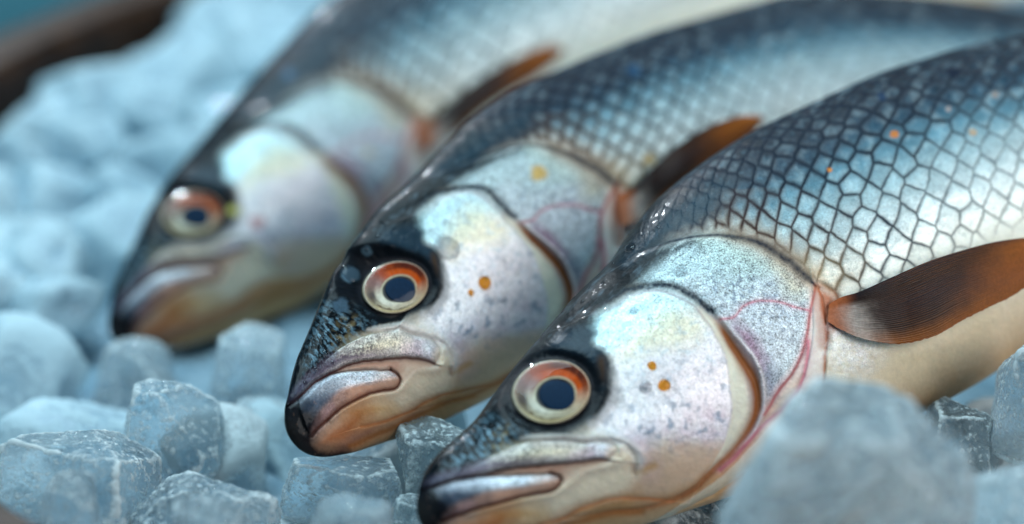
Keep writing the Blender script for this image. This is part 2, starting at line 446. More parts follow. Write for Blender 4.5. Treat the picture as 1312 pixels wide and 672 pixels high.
# --- relief -----------------------------------------------------------------
wx = X + 2.2 * fbm(X, Y, 40, 3, 5); wy = Y + 2.2 * fbm(X, Y, 40, 3, 9)
C_ = {}
C_['gap'] = curve('A', [(163,537),(185,510),(230,470),(320,405),(430,350),(520,328),(548,300),(530,270),(495,250)])
C_['liptop'] = curve('A', [(105,375),(150,335),(200,302),(300,260),(400,247),(495,250)])
C_['mouth'] = curve('A', [(70,395),(110,370),(180,318),(260,268),(340,222),(430,203),(520,197),(600,202),(660,215),(697,226)])
C_['maxtop'] = curve('A', [(697,226),(713,180),(700,140),(650,100),(580,80),(500,70),(430,80),(380,102)])
C_['fold'] = curve('A', [(360,88),(420,66),(490,53),(580,50),(670,73),(740,118),(782,175),(790,225),(770,262)])
C_['foldin'] = curve('A', [(690,105),(735,140),(758,190),(765,240),(762,268)])
C_['tendon'] = curve('A', [(725,165),(735,220),(700,250),(625,262),(588,298),(560,330),(500,352),(420,368),(330,405),(255,460)])
C_['jaw1'] = curve('A', [(980,300),(840,328),(740,350),(660,385),(590,430),(520,462),(440,487),(380,500)])
C_['jaw2'] = curve('A', [(860,360),(760,385),(650,430),(560,480),(460,522),(380,560),(330,582)])
C_['lipline'] = curve('A', [(140,510),(175,450),(230,392),(300,345),(380,315),(450,300),(500,285),(545,282)])
C_['plate'] = curve('F', [(-60,400),(0,375),(90,330),(180,315),(260,345),(320,385),(380,470),(425,570),(437,672),(440,760),(420,850),(375,930)])
C_['ridge'] = curve('F', [(300,335),(370,385),(440,460),(510,540),(543,600),(556,672),(550,760),(500,848),(430,915),(340,990),(230,1060),(120,1100)])
C_['groove'] = curve('F', [(350,390),(395,440),(440,510),(490,585),(525,650),(535,710),(525,780),(465,875),(400,935),(300,1030),(150,1090),(20,1105),(-160,1130)])
C_['arch1'] = curve('F', [(-170,440),(-90,385),(0,345),(60,315),(120,300),(220,300),(300,335),(370,388)])
C_['arch2'] = curve('F', [(60,215),(110,185),(170,160),(250,132),(330,117),(420,118),(500,132),(570,160),(640,205),(700,255),(742,300)])
C_['pink'] = curve('F', [(400,420),(450,410),(480,372),(530,352),(600,355),(660,370),(725,388)])
C_['oprear'] = curve('F', [(742,300),(727,370),(715,440),(700,530),(660,610),(600,690),(560,760)])
C_['oprear2'] = curve('G', [(655,20),(650,100),(620,190),(560,262),(480,335),(410,415),(340,480)])
C_['wl'] = curve('G', [(668,-150),(672,-60),(665,50),(632,170),(575,262),(505,335),(420,425),(330,515),(200,600)])
C_['wr'] = curve('G', [(690,-165),(712,-90),(718,0),(712,100),(700,205),(640,295),(560,375),(460,455),(350,545),(200,625)])
C_['finbase'] = curve('H', [(110,300),(160,345),(150,400),(130,450),(125,520)])
DIST = {k: seg_dist(wx, wy, v, 260 if k in ('plate', 'arch2', 'oprear') else 70) for k, v in C_.items()}
def g(name, w): return np.exp(-(DIST[name][0] / w) ** 2)
def gt(name, w, a=0.0, b=1.0, f=0.12):
    """a line that fades in at a and out at b (fractions of its length)"""
    U = DIST[name][2]
    return g(name, w) * sstep(a - f, a + f, U) * (1 - sstep(b - f, b + f, U))
def shelf(name, sign, w, fall):
    d, s_, U = DIST[name]; sd = d * s_ * sign         # >0 on the raised side
    return sstep(-w, w, sd) * np.exp(-np.clip(sd, 0, None) / fall)

EC = np.array([706.0, 502.0]); EA, EB, ET = 53.0, 43.0, math.radians(-12)
def eye_r(x, y):
    dx = x - EC[0]; dy = y - EC[1]
    a = dx * math.cos(ET) + dy * math.sin(ET); b = -dx * math.sin(ET) + dy * math.cos(ET)
    return np.sqrt((a / EA) ** 2 + (b / EB) ** 2)
ER = eye_r(X, Y)

disp = np.zeros_like(X)
disp += 4.0 * shelf('plate', 1, 4.0, 60)
disp -= 7.0 * gt('groove', 7.5, 0.0, 0.62)
disp -= 2.2 * gt('groove', 2.6, 0.55, 1.0)
disp += 3.0 * gt('ridge', 3.2, 0.12, 0.8)
disp -= 1.6 * g('arch1', 4.5)
disp += 2.8 * shelf('arch2', 1, 3.6, 55)
disp -= 1.4 * g('arch2', 3.4)
disp -= 0.5 * g('pink', 2.4)
disp += 1.8 * shelf('oprear', 1, 3.0, 30)
disp -= 0.8 * g('oprear2', 3)
wr_band = sstep(-1, 2, DIST['wl'][0] * DIST['wl'][1] * -1) * sstep(-1, 2, DIST['wr'][0] * DIST['wr'][1])
disp += 2.2 * wr_band
disp -= 4.0 * g('wr', 2.4)
disp -= 3.5 * g('finbase', 8)
lip_poly = np.vstack([C_['liptop'], C_['gap'][::-1]])
in_lip = inside(wx, wy, lip_poly)
dl = np.minimum(DIST['liptop'][0], DIST['gap'][0])
lipm = np.where(in_lip, 1 - np.exp(-dl / 7.0), 0)
disp += 8.0 * lipm
disp -= 5.5 * g('gap', 2.6)
disp -= 2.5 * g('liptop', 2.4)
max_poly = np.vstack([C_['mouth'], C_['maxtop']])
in_max = inside(wx, wy, max_poly)
dm = np.minimum(DIST['mouth'][0], DIST['maxtop'][0])
disp += sstep(600, 690, X) * np.where(in_max, 2.8 * (1 - np.exp(-dm / 6.0)), 0)
disp += 4.0 * shelf('mouth', -1, 2.4, 30)
disp -= 2.6 * g('mouth', 3.2)
disp -= 1.5 * gt('maxtop', 2.6, 0.0, 0.75)
disp += 2.6 * gt('fold', 6, 0.05, 0.97)
disp -= 1.8 * g('foldin', 3)
disp += 3.4 * g('tendon', 6.5)
disp -= 1.4 * g('jaw1', 3.4)
disp -= 1.6 * g('jaw2', 4.6)
disp += 2.4 * shelf('jaw1', -1, 3.0, 18)
# socket: soft wall round the eye with a ditch
disp += 3.0 * np.exp(-((ER - 1.36) / 0.22) ** 2)
disp -= 5.0 * sstep(1.30, 0.98, ER)
disp -= 16.0 * sstep(0.98, 0.84, ER)
# snout and back: wet wrinkles
back = sstep(-0.35, -0.85, tt) * sstep(NEAR_END, 300, s_dense[:, None] + 0 * X)
tx = (X + Y * 0.9) / 1.35; ty = (X * -0.55 + Y)
headback = sstep(520, 420, s_dense)[:, None] * sstep(-0.25, -0.6, tt)
stri = fbm((X - Y) * 0.24, (X + Y) * 1.1, 9, 4, 31)
disp += 0.6 * headback * stri
snout = sstep(215, 120, s_dense)[:, None] * sstep(0.0, -0.35, tt)
disp += 1.6 * snout * fbm(X, Y, 14, 3, 77)
disp += 0.8 * fbm(X, Y, 26, 3, 3) + 0.30 * fbm(X, Y, 5, 2, 8)

# --- scales -------------------------------------------------------------------
ds = np.gradient(s_dense)
GS = 0.72 + 0.38 * sstep(480, 800, s_dense)
Uc = np.cumsum(ds / np.clip(LEN * 0.090 * GS, 13, 56))[:, None] + 0 * X
theta = np.arccos(np.clip(-tt, -1, 1))
Wc = 15.6 * theta / np.pi
Uc = Uc * 1.25 - 0.12 * Wc + 0.16 * fbm(X, Y, 60, 2, 51) + 0.03 * fbm(X, Y, 14, 2, 53); Wc = Wc + 0.14 * fbm(X, Y, 60, 2, 52) + 0.03 * fbm(X, Y, 14, 2, 54)
ASP = 1.0
r0 = np.floor(Wc / 0.58)
best1 = np.full(X.shape, 1e9); c1u = np.zeros_like(X); c1w = np.zeros_like(X); cid = np.zeros_like(X)
cand = []
for dr in (-2, -1, 0, 1, 2):
    rr = r0 + dr; off = np.mod(rr, 2) * 0.5
    q0 = np.floor(Uc - off)
    for dc in (-1, 0, 1, 2):
        cc = q0 + dc
        ju = (grad2(cc, rr, 101) - 0.5) * 0.26; jw = (grad2(cc, rr, 202) - 0.5) * 0.20
        pu = cc + off + ju; pw = rr * 0.58 + 0.29 + jw
        d = (pu - Uc) ** 2 + (pw - Wc) ** 2
        cand.append((pu, pw, d))
        k = d < best1
        best1 = np.where(k, d, best1); c1u = np.where(k, pu, c1u); c1w = np.where(k, pw, c1w); cid = np.where(k, grad2(cc, rr, 303), cid)
edge = np.full(X.shape, 1e9)
for pu, pw, d in cand:
    du = pu - c1u; dw = pw - c1w; L_ = np.hypot(du, dw)
    e = ((pu + c1u) / 2 - Uc) * du / (L_ + 1e-9) + ((pw + c1w) / 2 - Wc) * dw / (L_ + 1e-9)
    edge = np.where(L_ > 1e-4, np.minimum(edge, e), edge)
del cand
cell_px = np.clip(LEN * 0.082 * GS, 13, 50)[:, None]
edge_px = edge * cell_px
# behind the shoulder line only
sh_line = np.vstack([curve('F', [(-260,150),(-120,160),(0,150),(60,150),(110,140)]), C_['arch2'], curve('H', [(80,300),(110,330),(130,450),(125,560)])])
shp = np.vstack([sh_line, [(1150, 700), (2100, 700), (2100, -200), (700, -200), (700, 310)]])
in_body = inside(wx, wy, shp)
dsh, _, _ = seg_dist(wx, wy, sh_line)
bodym = np.where(in_body, sstep(0, 16, dsh), 0.0)
scalem = bodym * sstep(0.30, 0.08, tt + 0.05 * fbm(X, Y, 50, 2, 61))
lw_ = 2.05 + 1.1 * fbm(X, Y, 38, 3, 62) + 2.2 * sstep(-0.35, -0.8, tt) - 0.7 * sstep(1080, 1250, X)
line = np.exp(-(edge_px / np.clip(lw_, 1.1, 5)) ** 2) * scalem
soft = np.exp(-(edge_px / (lw_ * 2.8)) ** 2) * scalem
disp += scalem * (1.1 * (Uc - c1u) + 0.3 * np.clip(edge_px / 8, 0, 1)) - 0.4 * line

# --- colour -------------------------------------------------------------------
COL = np.zeros(X.shape + (3,)); MET = np.zeros_like(X); RGH = np.full_like(X, 0.32); SPK = np.full_like(X, 0.15)
n1 = fbm(X, Y, 70, 5, 201); n2 = fbm(X, Y, 22, 4, 202); n3 = fbm(X, Y, 8, 4, 203); n4 = fbm(X, Y, 4, 3, 204)
def mixc(a, c):
    global COL
    a = np.clip(a, 0, 1)[..., None]; COL = COL * (1 - a) + np.array(c) * a
def mixs(arr, a, v):
    a = np.clip(a, 0, 1); arr *= (1 - a); arr += v * a
# ground tones of the flank from back to belly
yy = tt + 0.06 * n1 + 0.03 * n2
stops = [(-1.05, (0.003, 0.006, 0.010)), (-0.84, (0.007, 0.020, 0.036)), (-0.70, (0.018, 0.060, 0.098)), (-0.54, (0.12, 0.25, 0.32)), (-0.37, (0.42, 0.58, 0.63)), (-0.10, (0.74, 0.85, 0.86)),
         (0.12, (0.74, 0.76, 0.70)), (0.40, (0.84, 0.79, 0.65)), (0.75, (0.74, 0.60, 0.42)), (1.05, (0.50, 0.27, 0.11))]
xs_ = [q[0] for q in stops]
COL = np.stack([np.interp(yy, xs_, [q[1][i] for q in stops]) for i in range(3)], -1)
MET[:] = sstep(0.25, -0.05, tt) * 0.6 * sstep(-0.65, -0.3, tt)
SPK[:] = 0.10 + 0.45 * sstep(0.25, -0.05, tt)
RGH[:] = 0.34
def zone(tagc, pts, soft_, c, alpha=1.0, wob=5.0, met=None, rgh=None, spk=None, tex=None):
    poly = curve(tagc, pts, True, 6)
    px_ = X + wob * n2 + wob * 0.5 * n3; py_ = Y + wob * n1 + wob * 0.5 * n4
    ins = inside(px_, py_, poly); d, _, _ = seg_dist(px_, py_, np.vstack([poly, poly[:1]]), soft_ + 5)
    d = np.minimum(d, soft_ * 1.01)
    a = np.where(ins, 0.5 + 0.5 * sstep(0, soft_, d), 0.5 - 0.5 * sstep(0, soft_, d)) * alpha
    if tex is not None: a = a * np.clip(tex, 0, 1)
    if c is not None: mixc(a, c)
    for arr, v in ((MET, met), (RGH, rgh), (SPK, spk)):
        if v is not None: mixs(arr, a, v)
    return a
head = 1 - bodym
# whole head: silver cheek ground, pale warm underside
zone('N', [(560,640),(640,560),(720,470),(800,330),(900,290),(1000,310),(1060,380),(1050,480),(1000,560),(900,640),(700,700),(560,700)], 26, (0.66, 0.60, 0.52), 0.9, 6, met=0.15, spk=0.2)
zone('N', [(640,640),(760,620),(860,585),(960,560),(1040,500),(1060,560),(930,660),(800,700),(620,730),(560,700)], 30, (0.72, 0.44, 0.26), 0.9, 6, met=0.0, spk=0.05)
zone('N', [(760,640),(860,610),(930,590),(990,560),(930,625),(860,650),(740,690)], 16, (0.56, 0.28, 0.10), 0.75, 5)
# operculum (second plate) silver speckled
zone('F', [(40,260),(130,180),(300,130),(450,135),(600,200),(700,290),(715,390),(700,520),(620,640),(540,720),(520,560),(440,450),(350,380),(260,310),(140,300)], 6, (0.46, 0.58, 0.61), 0.95, 3, met=0.5, rgh=0.34, spk=1.6)
zone('F', [(300,300),(450,330),(560,290),(700,330),(700,520),(620,640),(540,700),(500,560),(420,450)], 22, (0.60, 0.64, 0.70), 0.8, 6, met=0.4)
zone('F', [(450,470),(520,520),(600,620),(610,680),(560,700),(530,600)], 16, (0.09, 0.09, 0.17), 0.8, 8, met=0.2)
zone('F', [(330,250),(480,230),(640,300),(700,360),(640,500),(480,420),(380,360)], 20, (0.20, 0.26, 0.34), 0.8, 6, tex=np.clip(n3 * 2.4 + 0.05, 0, 1))
zone('F', [(440,420),(520,480),(560,560),(540,600),(480,520)], 9, (0.30, 0.10, 0.18), 0.6, 5)
zone('F', [(60,200),(160,150),(320,125),(330,160),(200,200),(110,250),(20,330),(-60,350)], 12, (0.010, 0.016, 0.022), 0.97, 6, met=0.05, tex=0.8 + 1.2 * stri)
zone('F', [(340,130),(450,140),(560,190),(560,240),(400,200)], 18, (0.45, 0.58, 0.52), 0.6, 6)
zone('F', [(600,215),(690,290),(710,330),(640,330)], 12, (0.60, 0.52, 0.30), 0.45, 5)
# cheek plate
zone('N', [(785,455),(765,440),(790,395),(845,374),(890,395),(920,435),(936,480),(940,540),(925,570),(860,560),(800,560),(760,545),(775,505)], 9, (0.88, 0.87, 0.90), 0.97, 4, met=0.35, rgh=0.36, spk=0.7)
zone('N', [(740,420),(800,385),(845,374),(885,392),(850,420),(800,440),(770,450)], 12, (0.48, 0.78, 0.84), 0.75, 7, met=0.5, spk=1.2)
zone('N', [(800,430),(850,395),(900,410),(890,440),(830,450),(800,465)], 14, (0.86, 0.78, 0.50), 0.6, 8)
zone('N', [(840,470),(930,450),(935,520),(860,540)], 24, (0.84, 0.70, 0.73), 0.5, 8)
zone('N', [(850,545),(900,515),(938,520),(938,565),(900,580),(840,575),(810,560)], 16, (0.42, 0.28, 0.36), 0.55, 12, met=0.3, spk=0.7, tex=0.7 + 0.9 * n2)
zone('N', [(790,560),(840,540),(830,575),(800,585)], 14, (0.34, 0.32, 0.44), 0.5, 10)
zone('N', [(770,530),(860,500),(880,520),(820,555),(780,555)], 14, (0.66, 0.72, 0.80), 0.5, 9, met=0.7, tex=0.6 + 1.2 * n3)
zone('N', [(770,520),(850,470),(940,470),(942,560),(900,585),(820,585),(760,560)], 30, (0.16, 0.23, 0.32), 0.8, 8, met=0.3, tex=np.clip(fbm(X, Y, 17, 4, 505) * 2.6 - 0.25, 0, 1))
zone('N', [(800,400),(900,400),(930,470),(850,500),(790,480)], 20, (0.45, 0.58, 0.66), 0.5, 8, tex=np.clip(fbm(X, Y, 12, 4, 506) * 2.4 - 0.2, 0, 1))
# lower cheek: translucent olive cream
zone('N', [(815,600),(860,580),(938,572),(915,605),(870,632),(820,640)], 14, (0.72, 0.50, 0.36), 0.8, 5, met=0.0, spk=0.05)
# pale flange between plate and groove
fl = np.where((DIST['plate'][1] < 0), 1, 0) * sstep(24, 16, DIST['plate'][0]) * np.where(DIST['groove'][1] > 0, 1.0, 0) * sstep(0.35, 0.5, DIST['plate'][2])
mixc(fl * 0.85, (0.76, 0.72, 0.58)); mixs(MET, fl, 0.0); mixs(SPK, fl, 0.1)
gm = np.exp(-(DIST['groove'][0] / (5.0 + 5.0 * np.exp(-((DIST['groove'][2] - 0.26) / 0.16) ** 2))) ** 2) * sstep(-0.02, 0.10, DIST['groove'][2]) * sstep(0.84, 0.62, DIST['groove'][2])
mixc(gm * 1.1, (0.24, 0.075, 0.022)); mixs(MET, gm, 0); mixs(SPK, gm, 0.05)
mixc(gt('groove', 2.6, 0.5, 0.93) * 0.8, (0.38, 0.12, 0.05))
mixc(gt('groove', 7, 0.4, 0.9) * 0.35, (0.50, 0.22, 0.09))
rd = gt('ridge', 2.8, 0.16, 0.6, 0.06); mixc(rd * 0.9, (0.70, 0.64, 0.66)); mixs(MET, rd, 0.1)
dk = g('arch1', 6.0) * (0.95 + 0.5 * n3) * sstep(0.02, 0.3, DIST['arch1'][2]); mixc(dk, (0.025, 0.035, 0.05)); mixs(MET, dk, 0.1)
dk = gt('plate', 2.0, 0.15, 0.55); mixc(dk * 0.45, (0.2, 0.1, 0.12))
# white cleithrum band
mixc(wr_band * 0.92 * sstep(2.0, 0.7, DIST['wr'][2]), (0.85, 0.76, 0.70)); mixs(MET, wr_band, 0.0); mixs(SPK, wr_band, 0.08)
mixc(wr_band * sstep(0.45, 0.8, DIST['wr'][2]) * 0.6, (0.60, 0.46, 0.28))
mixc(g('oprear', 2.0) * 0.85, (0.42, 0.06, 0.06))
mixc(g('oprear', 6.0) * 0.35, (0.55, 0.22, 0.24))
mixc(g('oprear2', 2.6) * 0.85, (0.50, 0.10, 0.16)); mixc(g('oprear2', 7) * 0.35, (0.55, 0.25, 0.30))
mixc(g('wr', 1.9) * 0.8 * sstep(0.75, 0.4, DIST['wr'][2]), (0.40, 0.09, 0.03))
mixc(g('wr', 8) * 0.30 * sstep(0.1, 0.4, DIST['wr'][2]), (0.50, 0.24, 0.08))
mixc(g('pink', 1.7) * 0.75, (0.45, 0.10, 0.14)); mixc(g('pink', 5) * 0.25, (0.6, 0.3, 0.35))
# shoulder dark edge with rusty rim
a2 = DIST['arch2']
wid = 2.2 + 4.4 * sstep(0.35, 0.75, a2[2]) * (1 - sstep(0.93, 1.0, a2[2]))
mixc(np.exp(-(a2[0] / (wid * 2.6 + 2)) ** 2) * 0.55 * sstep(0.3, 0.6, a2[2]), (0.34, 0.16, 0.05))
dk = np.exp(-(a2[0] / wid) ** 2) * (0.9 + 0.3 * n3); mixc(dk, (0.015, 0.018, 0.028)); mixs(MET, dk, 0)
# scale lines and cell variation
cellv = (cid - 0.5)
COL *= (1 + (0.34 * cellv * scalem * (1 - soft))[..., None])
mixc(scalem * 0.35 * np.clip(n2 * 1.4, 0, 1), (0.60, 0.72, 0.74))
mixc(scalem * 0.40 * np.clip(-n3 * 1.5 - 0.2, 0, 1), (0.12, 0.26, 0.34))
mixc(scalem * sstep(-0.5, -0.85, tt) * 0.5 * np.clip(0.4 + n2, 0, 1), (0.015, 0.04, 0.07))
nearsh = np.exp(-dsh / 40.0) * np.where(in_body, 1, 0)
mixc(soft * (0.12 + 0.75 * nearsh) * 0.7, (0.34, 0.17, 0.05)); mixc(soft * 0.15, (0.05, 0.10, 0.15))
lc = np.stack([0.008 + 0.05 * nearsh, 0.013 + 0.012 * nearsh, 0.024 - 0.01 * nearsh], -1)
la = np.clip(line * (0.98 + 0.25 * n2) * (1 - 0.35 * sstep(1130, 1300, X)), 0, 0.97)[..., None]; COL = COL * (1 - la) + lc * la
mixs(MET, line, 0.1)
mixc(bodym * np.exp(-((tt + 0.02) / 0.16) ** 2) * nearsh * 0.6, (0.55, 0.42, 0.22))
# fin root
zone('H', [(95,310),(160,330),(190,380),(230,430),(160,470),(120,520),(105,420)], 9, (0.46, 0.13, 0.05), 0.85, 4, met=0)
zone('H', [(150,440),(260,400),(340,450),(340,540),(260,610),(160,590),(140,520)], 14, (0.72, 0.74, 0.76), 0.75, 8, met=0.3, spk=0.7, tex=0.75 + n3)
zone('H', [(330,520),(520,500),(700,420),(560,560),(400,620)], 30, (0.60, 0.50, 0.28), 0.35, 8)
# crown and back of the head: black with pale reflection streaks painted in
zone('N', [(515,640),(526,600),(550,560),(590,520),(630,470),(680,415),(730,360),(790,290),(826,250),(862,262),(850,325),(822,362),(795,384),(768,404),(757,440),(775,465),(790,500),(775,530),(740,553),(700,568),(650,574),(610,585),(570,606),(545,640)], 12, (0.004, 0.007, 0.010), 0.99, 6, met=0.0, rgh=0.42, spk=0.3)
st_ = np.clip(stri * 2.2 - 0.15, 0, 1) * headback
mixc(st_ * 0.35, (0.10, 0.15, 0.19)); mixs(MET, st_ * 0.4, 0.4)
zone('N', [(800,330),(840,280),(880,250),(930,240),(900,290),(850,305),(815,330)], 14, (0.012, 0.035, 0.055), 0.8, 6, met=0.0, rgh=0.25)
# wet blue patch over the eye, dark rear pocket
zone('E', [(255,260),(300,190),(370,145),(440,130),(480,155),(470,205),(520,235),(548,290),(535,360),(500,405),(480,330),(430,280),(330,262)], 6, (0.014, 0.030, 0.046), 0.98, 4, met=0.0, rgh=0.24, spk=0.2)
zone('E', [(490,270),(520,265),(528,320),(515,375),(492,350)], 6, (0.05, 0.028, 0.015), 0.9, 3)
zone('B', [(160,470),(200,430),(230,540),(330,600),(290,612),(200,590),(165,540)], 7, (0.010, 0.010, 0.012), 0.95, 3, met=0)
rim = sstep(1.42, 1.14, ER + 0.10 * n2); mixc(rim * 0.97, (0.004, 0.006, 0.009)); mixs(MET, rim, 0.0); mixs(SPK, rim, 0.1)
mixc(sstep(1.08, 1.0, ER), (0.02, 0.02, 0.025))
# snout: black with blue-white highlights painted into the colour, golden hints
zone('A', [(40,400),(60,280),(100,180),(150,60),(200,-60),(330,-20),(480,10),(560,30),(500,48),(420,66),(370,90),(330,190),(250,255),(170,312),(110,362)], 10, (0.004, 0.006, 0.008), 0.99, 6, met=0.0, rgh=0.17, spk=0.2)
zone('A', [(180,100),(230,20),(300,0),(390,40),(380,90),(330,140),(250,200),(180,230),(150,200)], 16, (0.13, 0.23, 0.30), 0.85, 8, met=0.3, rgh=0.22, spk=0.7, tex=np.clip(fbm((X + Y) * 0.5, (X - Y) * 1.1, 9, 5, 333, 0.62) * 3.2 + 0.2, 0, 1))
zone('A', [(300,60),(345,20),(360,60),(300,130),(265,150)], 7, (0.25, 0.19, 0.09), 0.6, 5, met=0.3, tex=0.3 + 2 * n3)
zone('A', [(130,300),(200,230),(280,160),(300,200),(220,260),(150,320)], 8, (0.20, 0.22, 0.26), 0.6, 6, met=0.3, spk=1.0, tex=np.clip(n4 * 4 + 0.1, 0, 1))
# maxilla
a = np.where(in_max, 1.0, 0.0) * sstep(0, 3, dm)
a = a * sstep(590, 650, X + 6 * n3); mixc(a * 0.9, (0.54, 0.54, 0.58)); mixs(MET, a, 0.45); mixs(SPK, a, 1.4); mixs(RGH, a, 0.3)
zone('A', [(380,110),(480,80),(560,95),(540,150),(440,190),(320,210),(300,180)], 14, (0.66, 0.56, 0.36), 0.7, 5, met=0.6)
zone('A', [(230,260),(330,150),(420,110),(420,170),(330,210),(260,255)], 12, (0.05, 0.045, 0.06), 0.8, 5, tex=np.clip(n4 * 5 + 0.45, 0, 1))
zone('A', [(560,150),(660,130),(690,200),(600,190),(540,190)], 12, (0.56, 0.34, 0.42), 0.6, 5)
zone('A', [(640,130),(672,125),(680,165),(645,170)], 7, (0.70, 0.82, 0.86), 0.7, 4)
zone('A', [(670,110),(700,150),(705,215),(690,220),(685,160)], 5, (0.60, 0.48, 0.42), 0.8, 2, met=0.1, spk=0.1)
zone('A', [(60,400),(120,300),(200,240),(300,175),(400,165),(500,170),(430,198),(330,222),(240,275),(150,330),(100,390)], 7, (0.09, 0.06, 0.09), 0.85, 4, spk=0.8)
mixc(gt('maxtop', 1.7, 0.05, 0.8) * 0.7, (0.05, 0.03, 0.04))
# fold and pale jaw skin
zone('A', [(400,72),(490,50),(590,48),(690,72),(760,120),(800,190),(795,250),(765,268),(750,200),(700,140),(620,95),(500,72)], 4, (0.68, 0.66, 0.64), 0.85, 2, met=0.15, spk=0.3)
zone('A', [(770,130),(840,180),(850,260),(800,270),(790,200)], 14, (0.46, 0.30, 0.34), 0.45, 5)
zone('A', [(700,170),(755,180),(770,260),(760,330),(640,380),(560,420),(440,470),(370,480),(300,520),(250,500),(300,430),(400,375),(500,350),(560,320),(590,270),(640,240),(700,245)], 9, (0.88, 0.72, 0.54), 0.92, 4, met=0.0, rgh=0.2, spk=0.06)
zone('A', [(300,430),(400,380),(520,400),(520,440),(440,470),(360,490)], 16, (0.66, 0.34, 0.10), 0.75, 5)
zone('A', [(165,560),(215,500),(290,435),(370,400),(410,430),(400,500),(340,570),(250,610),(180,610)], 24, (0.40, 0.105, 0.022), 0.9, 5, met=0, rgh=0.24, spk=0.06)
zone('A', [(300,570),(400,505),(500,478),(620,430),(560,470),(430,530),(340,590),(260,620)], 9, (0.30, 0.12, 0.10), 0.7, 5)
zone('A', [(380,560),(500,510),(640,450),(800,400),(900,400),(760,480),(560,560),(420,600),(340,595)], 10, (0.68, 0.36, 0.17), 0.75, 5)
mixc(g('jaw1', 2.4) * 0.85, (0.40, 0.10, 0.03)); mixc(g('jaw1', 7) * 0.4, (0.55, 0.25, 0.10))
mixc(g('jaw2', 4.5) * 0.8, (0.45, 0.15, 0.04))
zone('A', [(765,265),(800,262),(850,230),(835,215),(800,240)], 4, (0.55, 0.28, 0.06), 0.6, 3)
zone('A', [(755,235),(775,240),(770,270),(755,268)], 4, (0.16, 0.05, 0.03), 0.6, 2)
# membrane between maxilla and lower lip
zone('A', [(330,232),(420,207),(520,203),(600,208),(690,228),(620,258),(560,300),(540,270),(500,246),(400,243),(290,256)], 3, (0.46, 0.25, 0.18), 0.95, 1.5, met=0, rgh=0.22, spk=0.08)
zone('A', [(560,215),(690,232),(620,262),(590,290),(560,300),(545,260)], 8, (0.62, 0.47, 0.36), 0.8, 2)
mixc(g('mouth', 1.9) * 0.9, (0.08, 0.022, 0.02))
# lower lip
a = np.where(in_lip, sstep(0, 2.5, dl), 0.0)
mixc(a * 0.97, (0.55, 0.58, 0.64)); mixs(MET, a, 0.4); mixs(SPK, a, 1.1); mixs(RGH, a, 0.27)
below = np.where(in_lip, 1.0, 0.0) * sstep(-4, 4, DIST['lipline'][0] * DIST['lipline'][1])
mixc(below * 0.92, (0.66, 0.34, 0.22)); mixs(MET, below, 0.0); mixs(SPK, below, 0.05)
zone('A', [(470,260),(530,275),(545,300),(510,322),(450,330),(440,290)], 12, (0.62, 0.40, 0.30), 0.7, 2, met=0.05)
zone('A', [(100,440),(95,370),(150,330),(230,310),(300,340),(270,410),(215,470),(160,540)], 18, (0.025, 0.045, 0.08), 0.95, 6, met=0.2, spk=0.5)
zone('A', [(165,525),(200,460),(250,410),(262,425),(215,480),(180,530)], 5, (0.40, 0.24, 0.26), 0.6, 2)
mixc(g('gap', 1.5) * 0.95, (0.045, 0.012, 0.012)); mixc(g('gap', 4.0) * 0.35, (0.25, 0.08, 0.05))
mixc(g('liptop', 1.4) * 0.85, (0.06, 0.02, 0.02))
# black chin
zone('A', [(10,380),(95,378),(150,410),(190,460),(182,520),(186,560),(215,590),(320,598),(280,700),(100,700),(0,560)], 10, (0.005, 0.006, 0.009), 0.98, 4, met=0.0, rgh=0.2, spk=0.1)
# red veins, rusty specks
mixc(np.clip(n3 * 3 - 1.1, 0, 1) * sstep(-0.2, 0.0, tt) * 0.18, (0.55, 0.30, 0.2))
COL = np.clip(COL * (1 + 0.10 * n2 + 0.05 * n3)[..., None], 0.004, 0.9)
disp_fade = sstep(1.0, 0.965, np.abs(tt))
H_ = base_h + disp * disp_fade

# ------------------------------------------------------------------ fish poses: depth of the median plane at the eye and its slopes
POSE = [dict(eye=(706, 502), d=48.9, gx=0.0062, gy=-0.0070, k=0.0163, th=1.0),
        dict(eye=(506, 368), d=52.2, gx=0.0150, gy=-0.0070, k=0.0172, th=0.88),
        dict(eye=(246, 274), d=61.5, gx=0.0130, gy=-0.0060, k=0.0205, th=0.80)]
def to_world(fi, xy_local, h, corr=None):
    """canonical anatomy coordinates + height above the median plane -> world cm"""
    p = xy_local if T_OUT[fi] is None else tps_apply(T_OUT[fi], xy_local)
    if corr is not None: p = p + corr
    q = POSE[fi]
    d = q['d'] + q['gx'] * (p[:, 0] - q['eye'][0]) + q['gy'] * (p[:, 1] - q['eye'][1]) - h * q['th'] * q['k']
    return world_pts(p[:, 0], p[:, 1], d), p

def surface_h(pt):
    i = np.argmin((X - pt[0]) ** 2 + (Y - pt[1]) ** 2)
    return H_.ravel()[i]

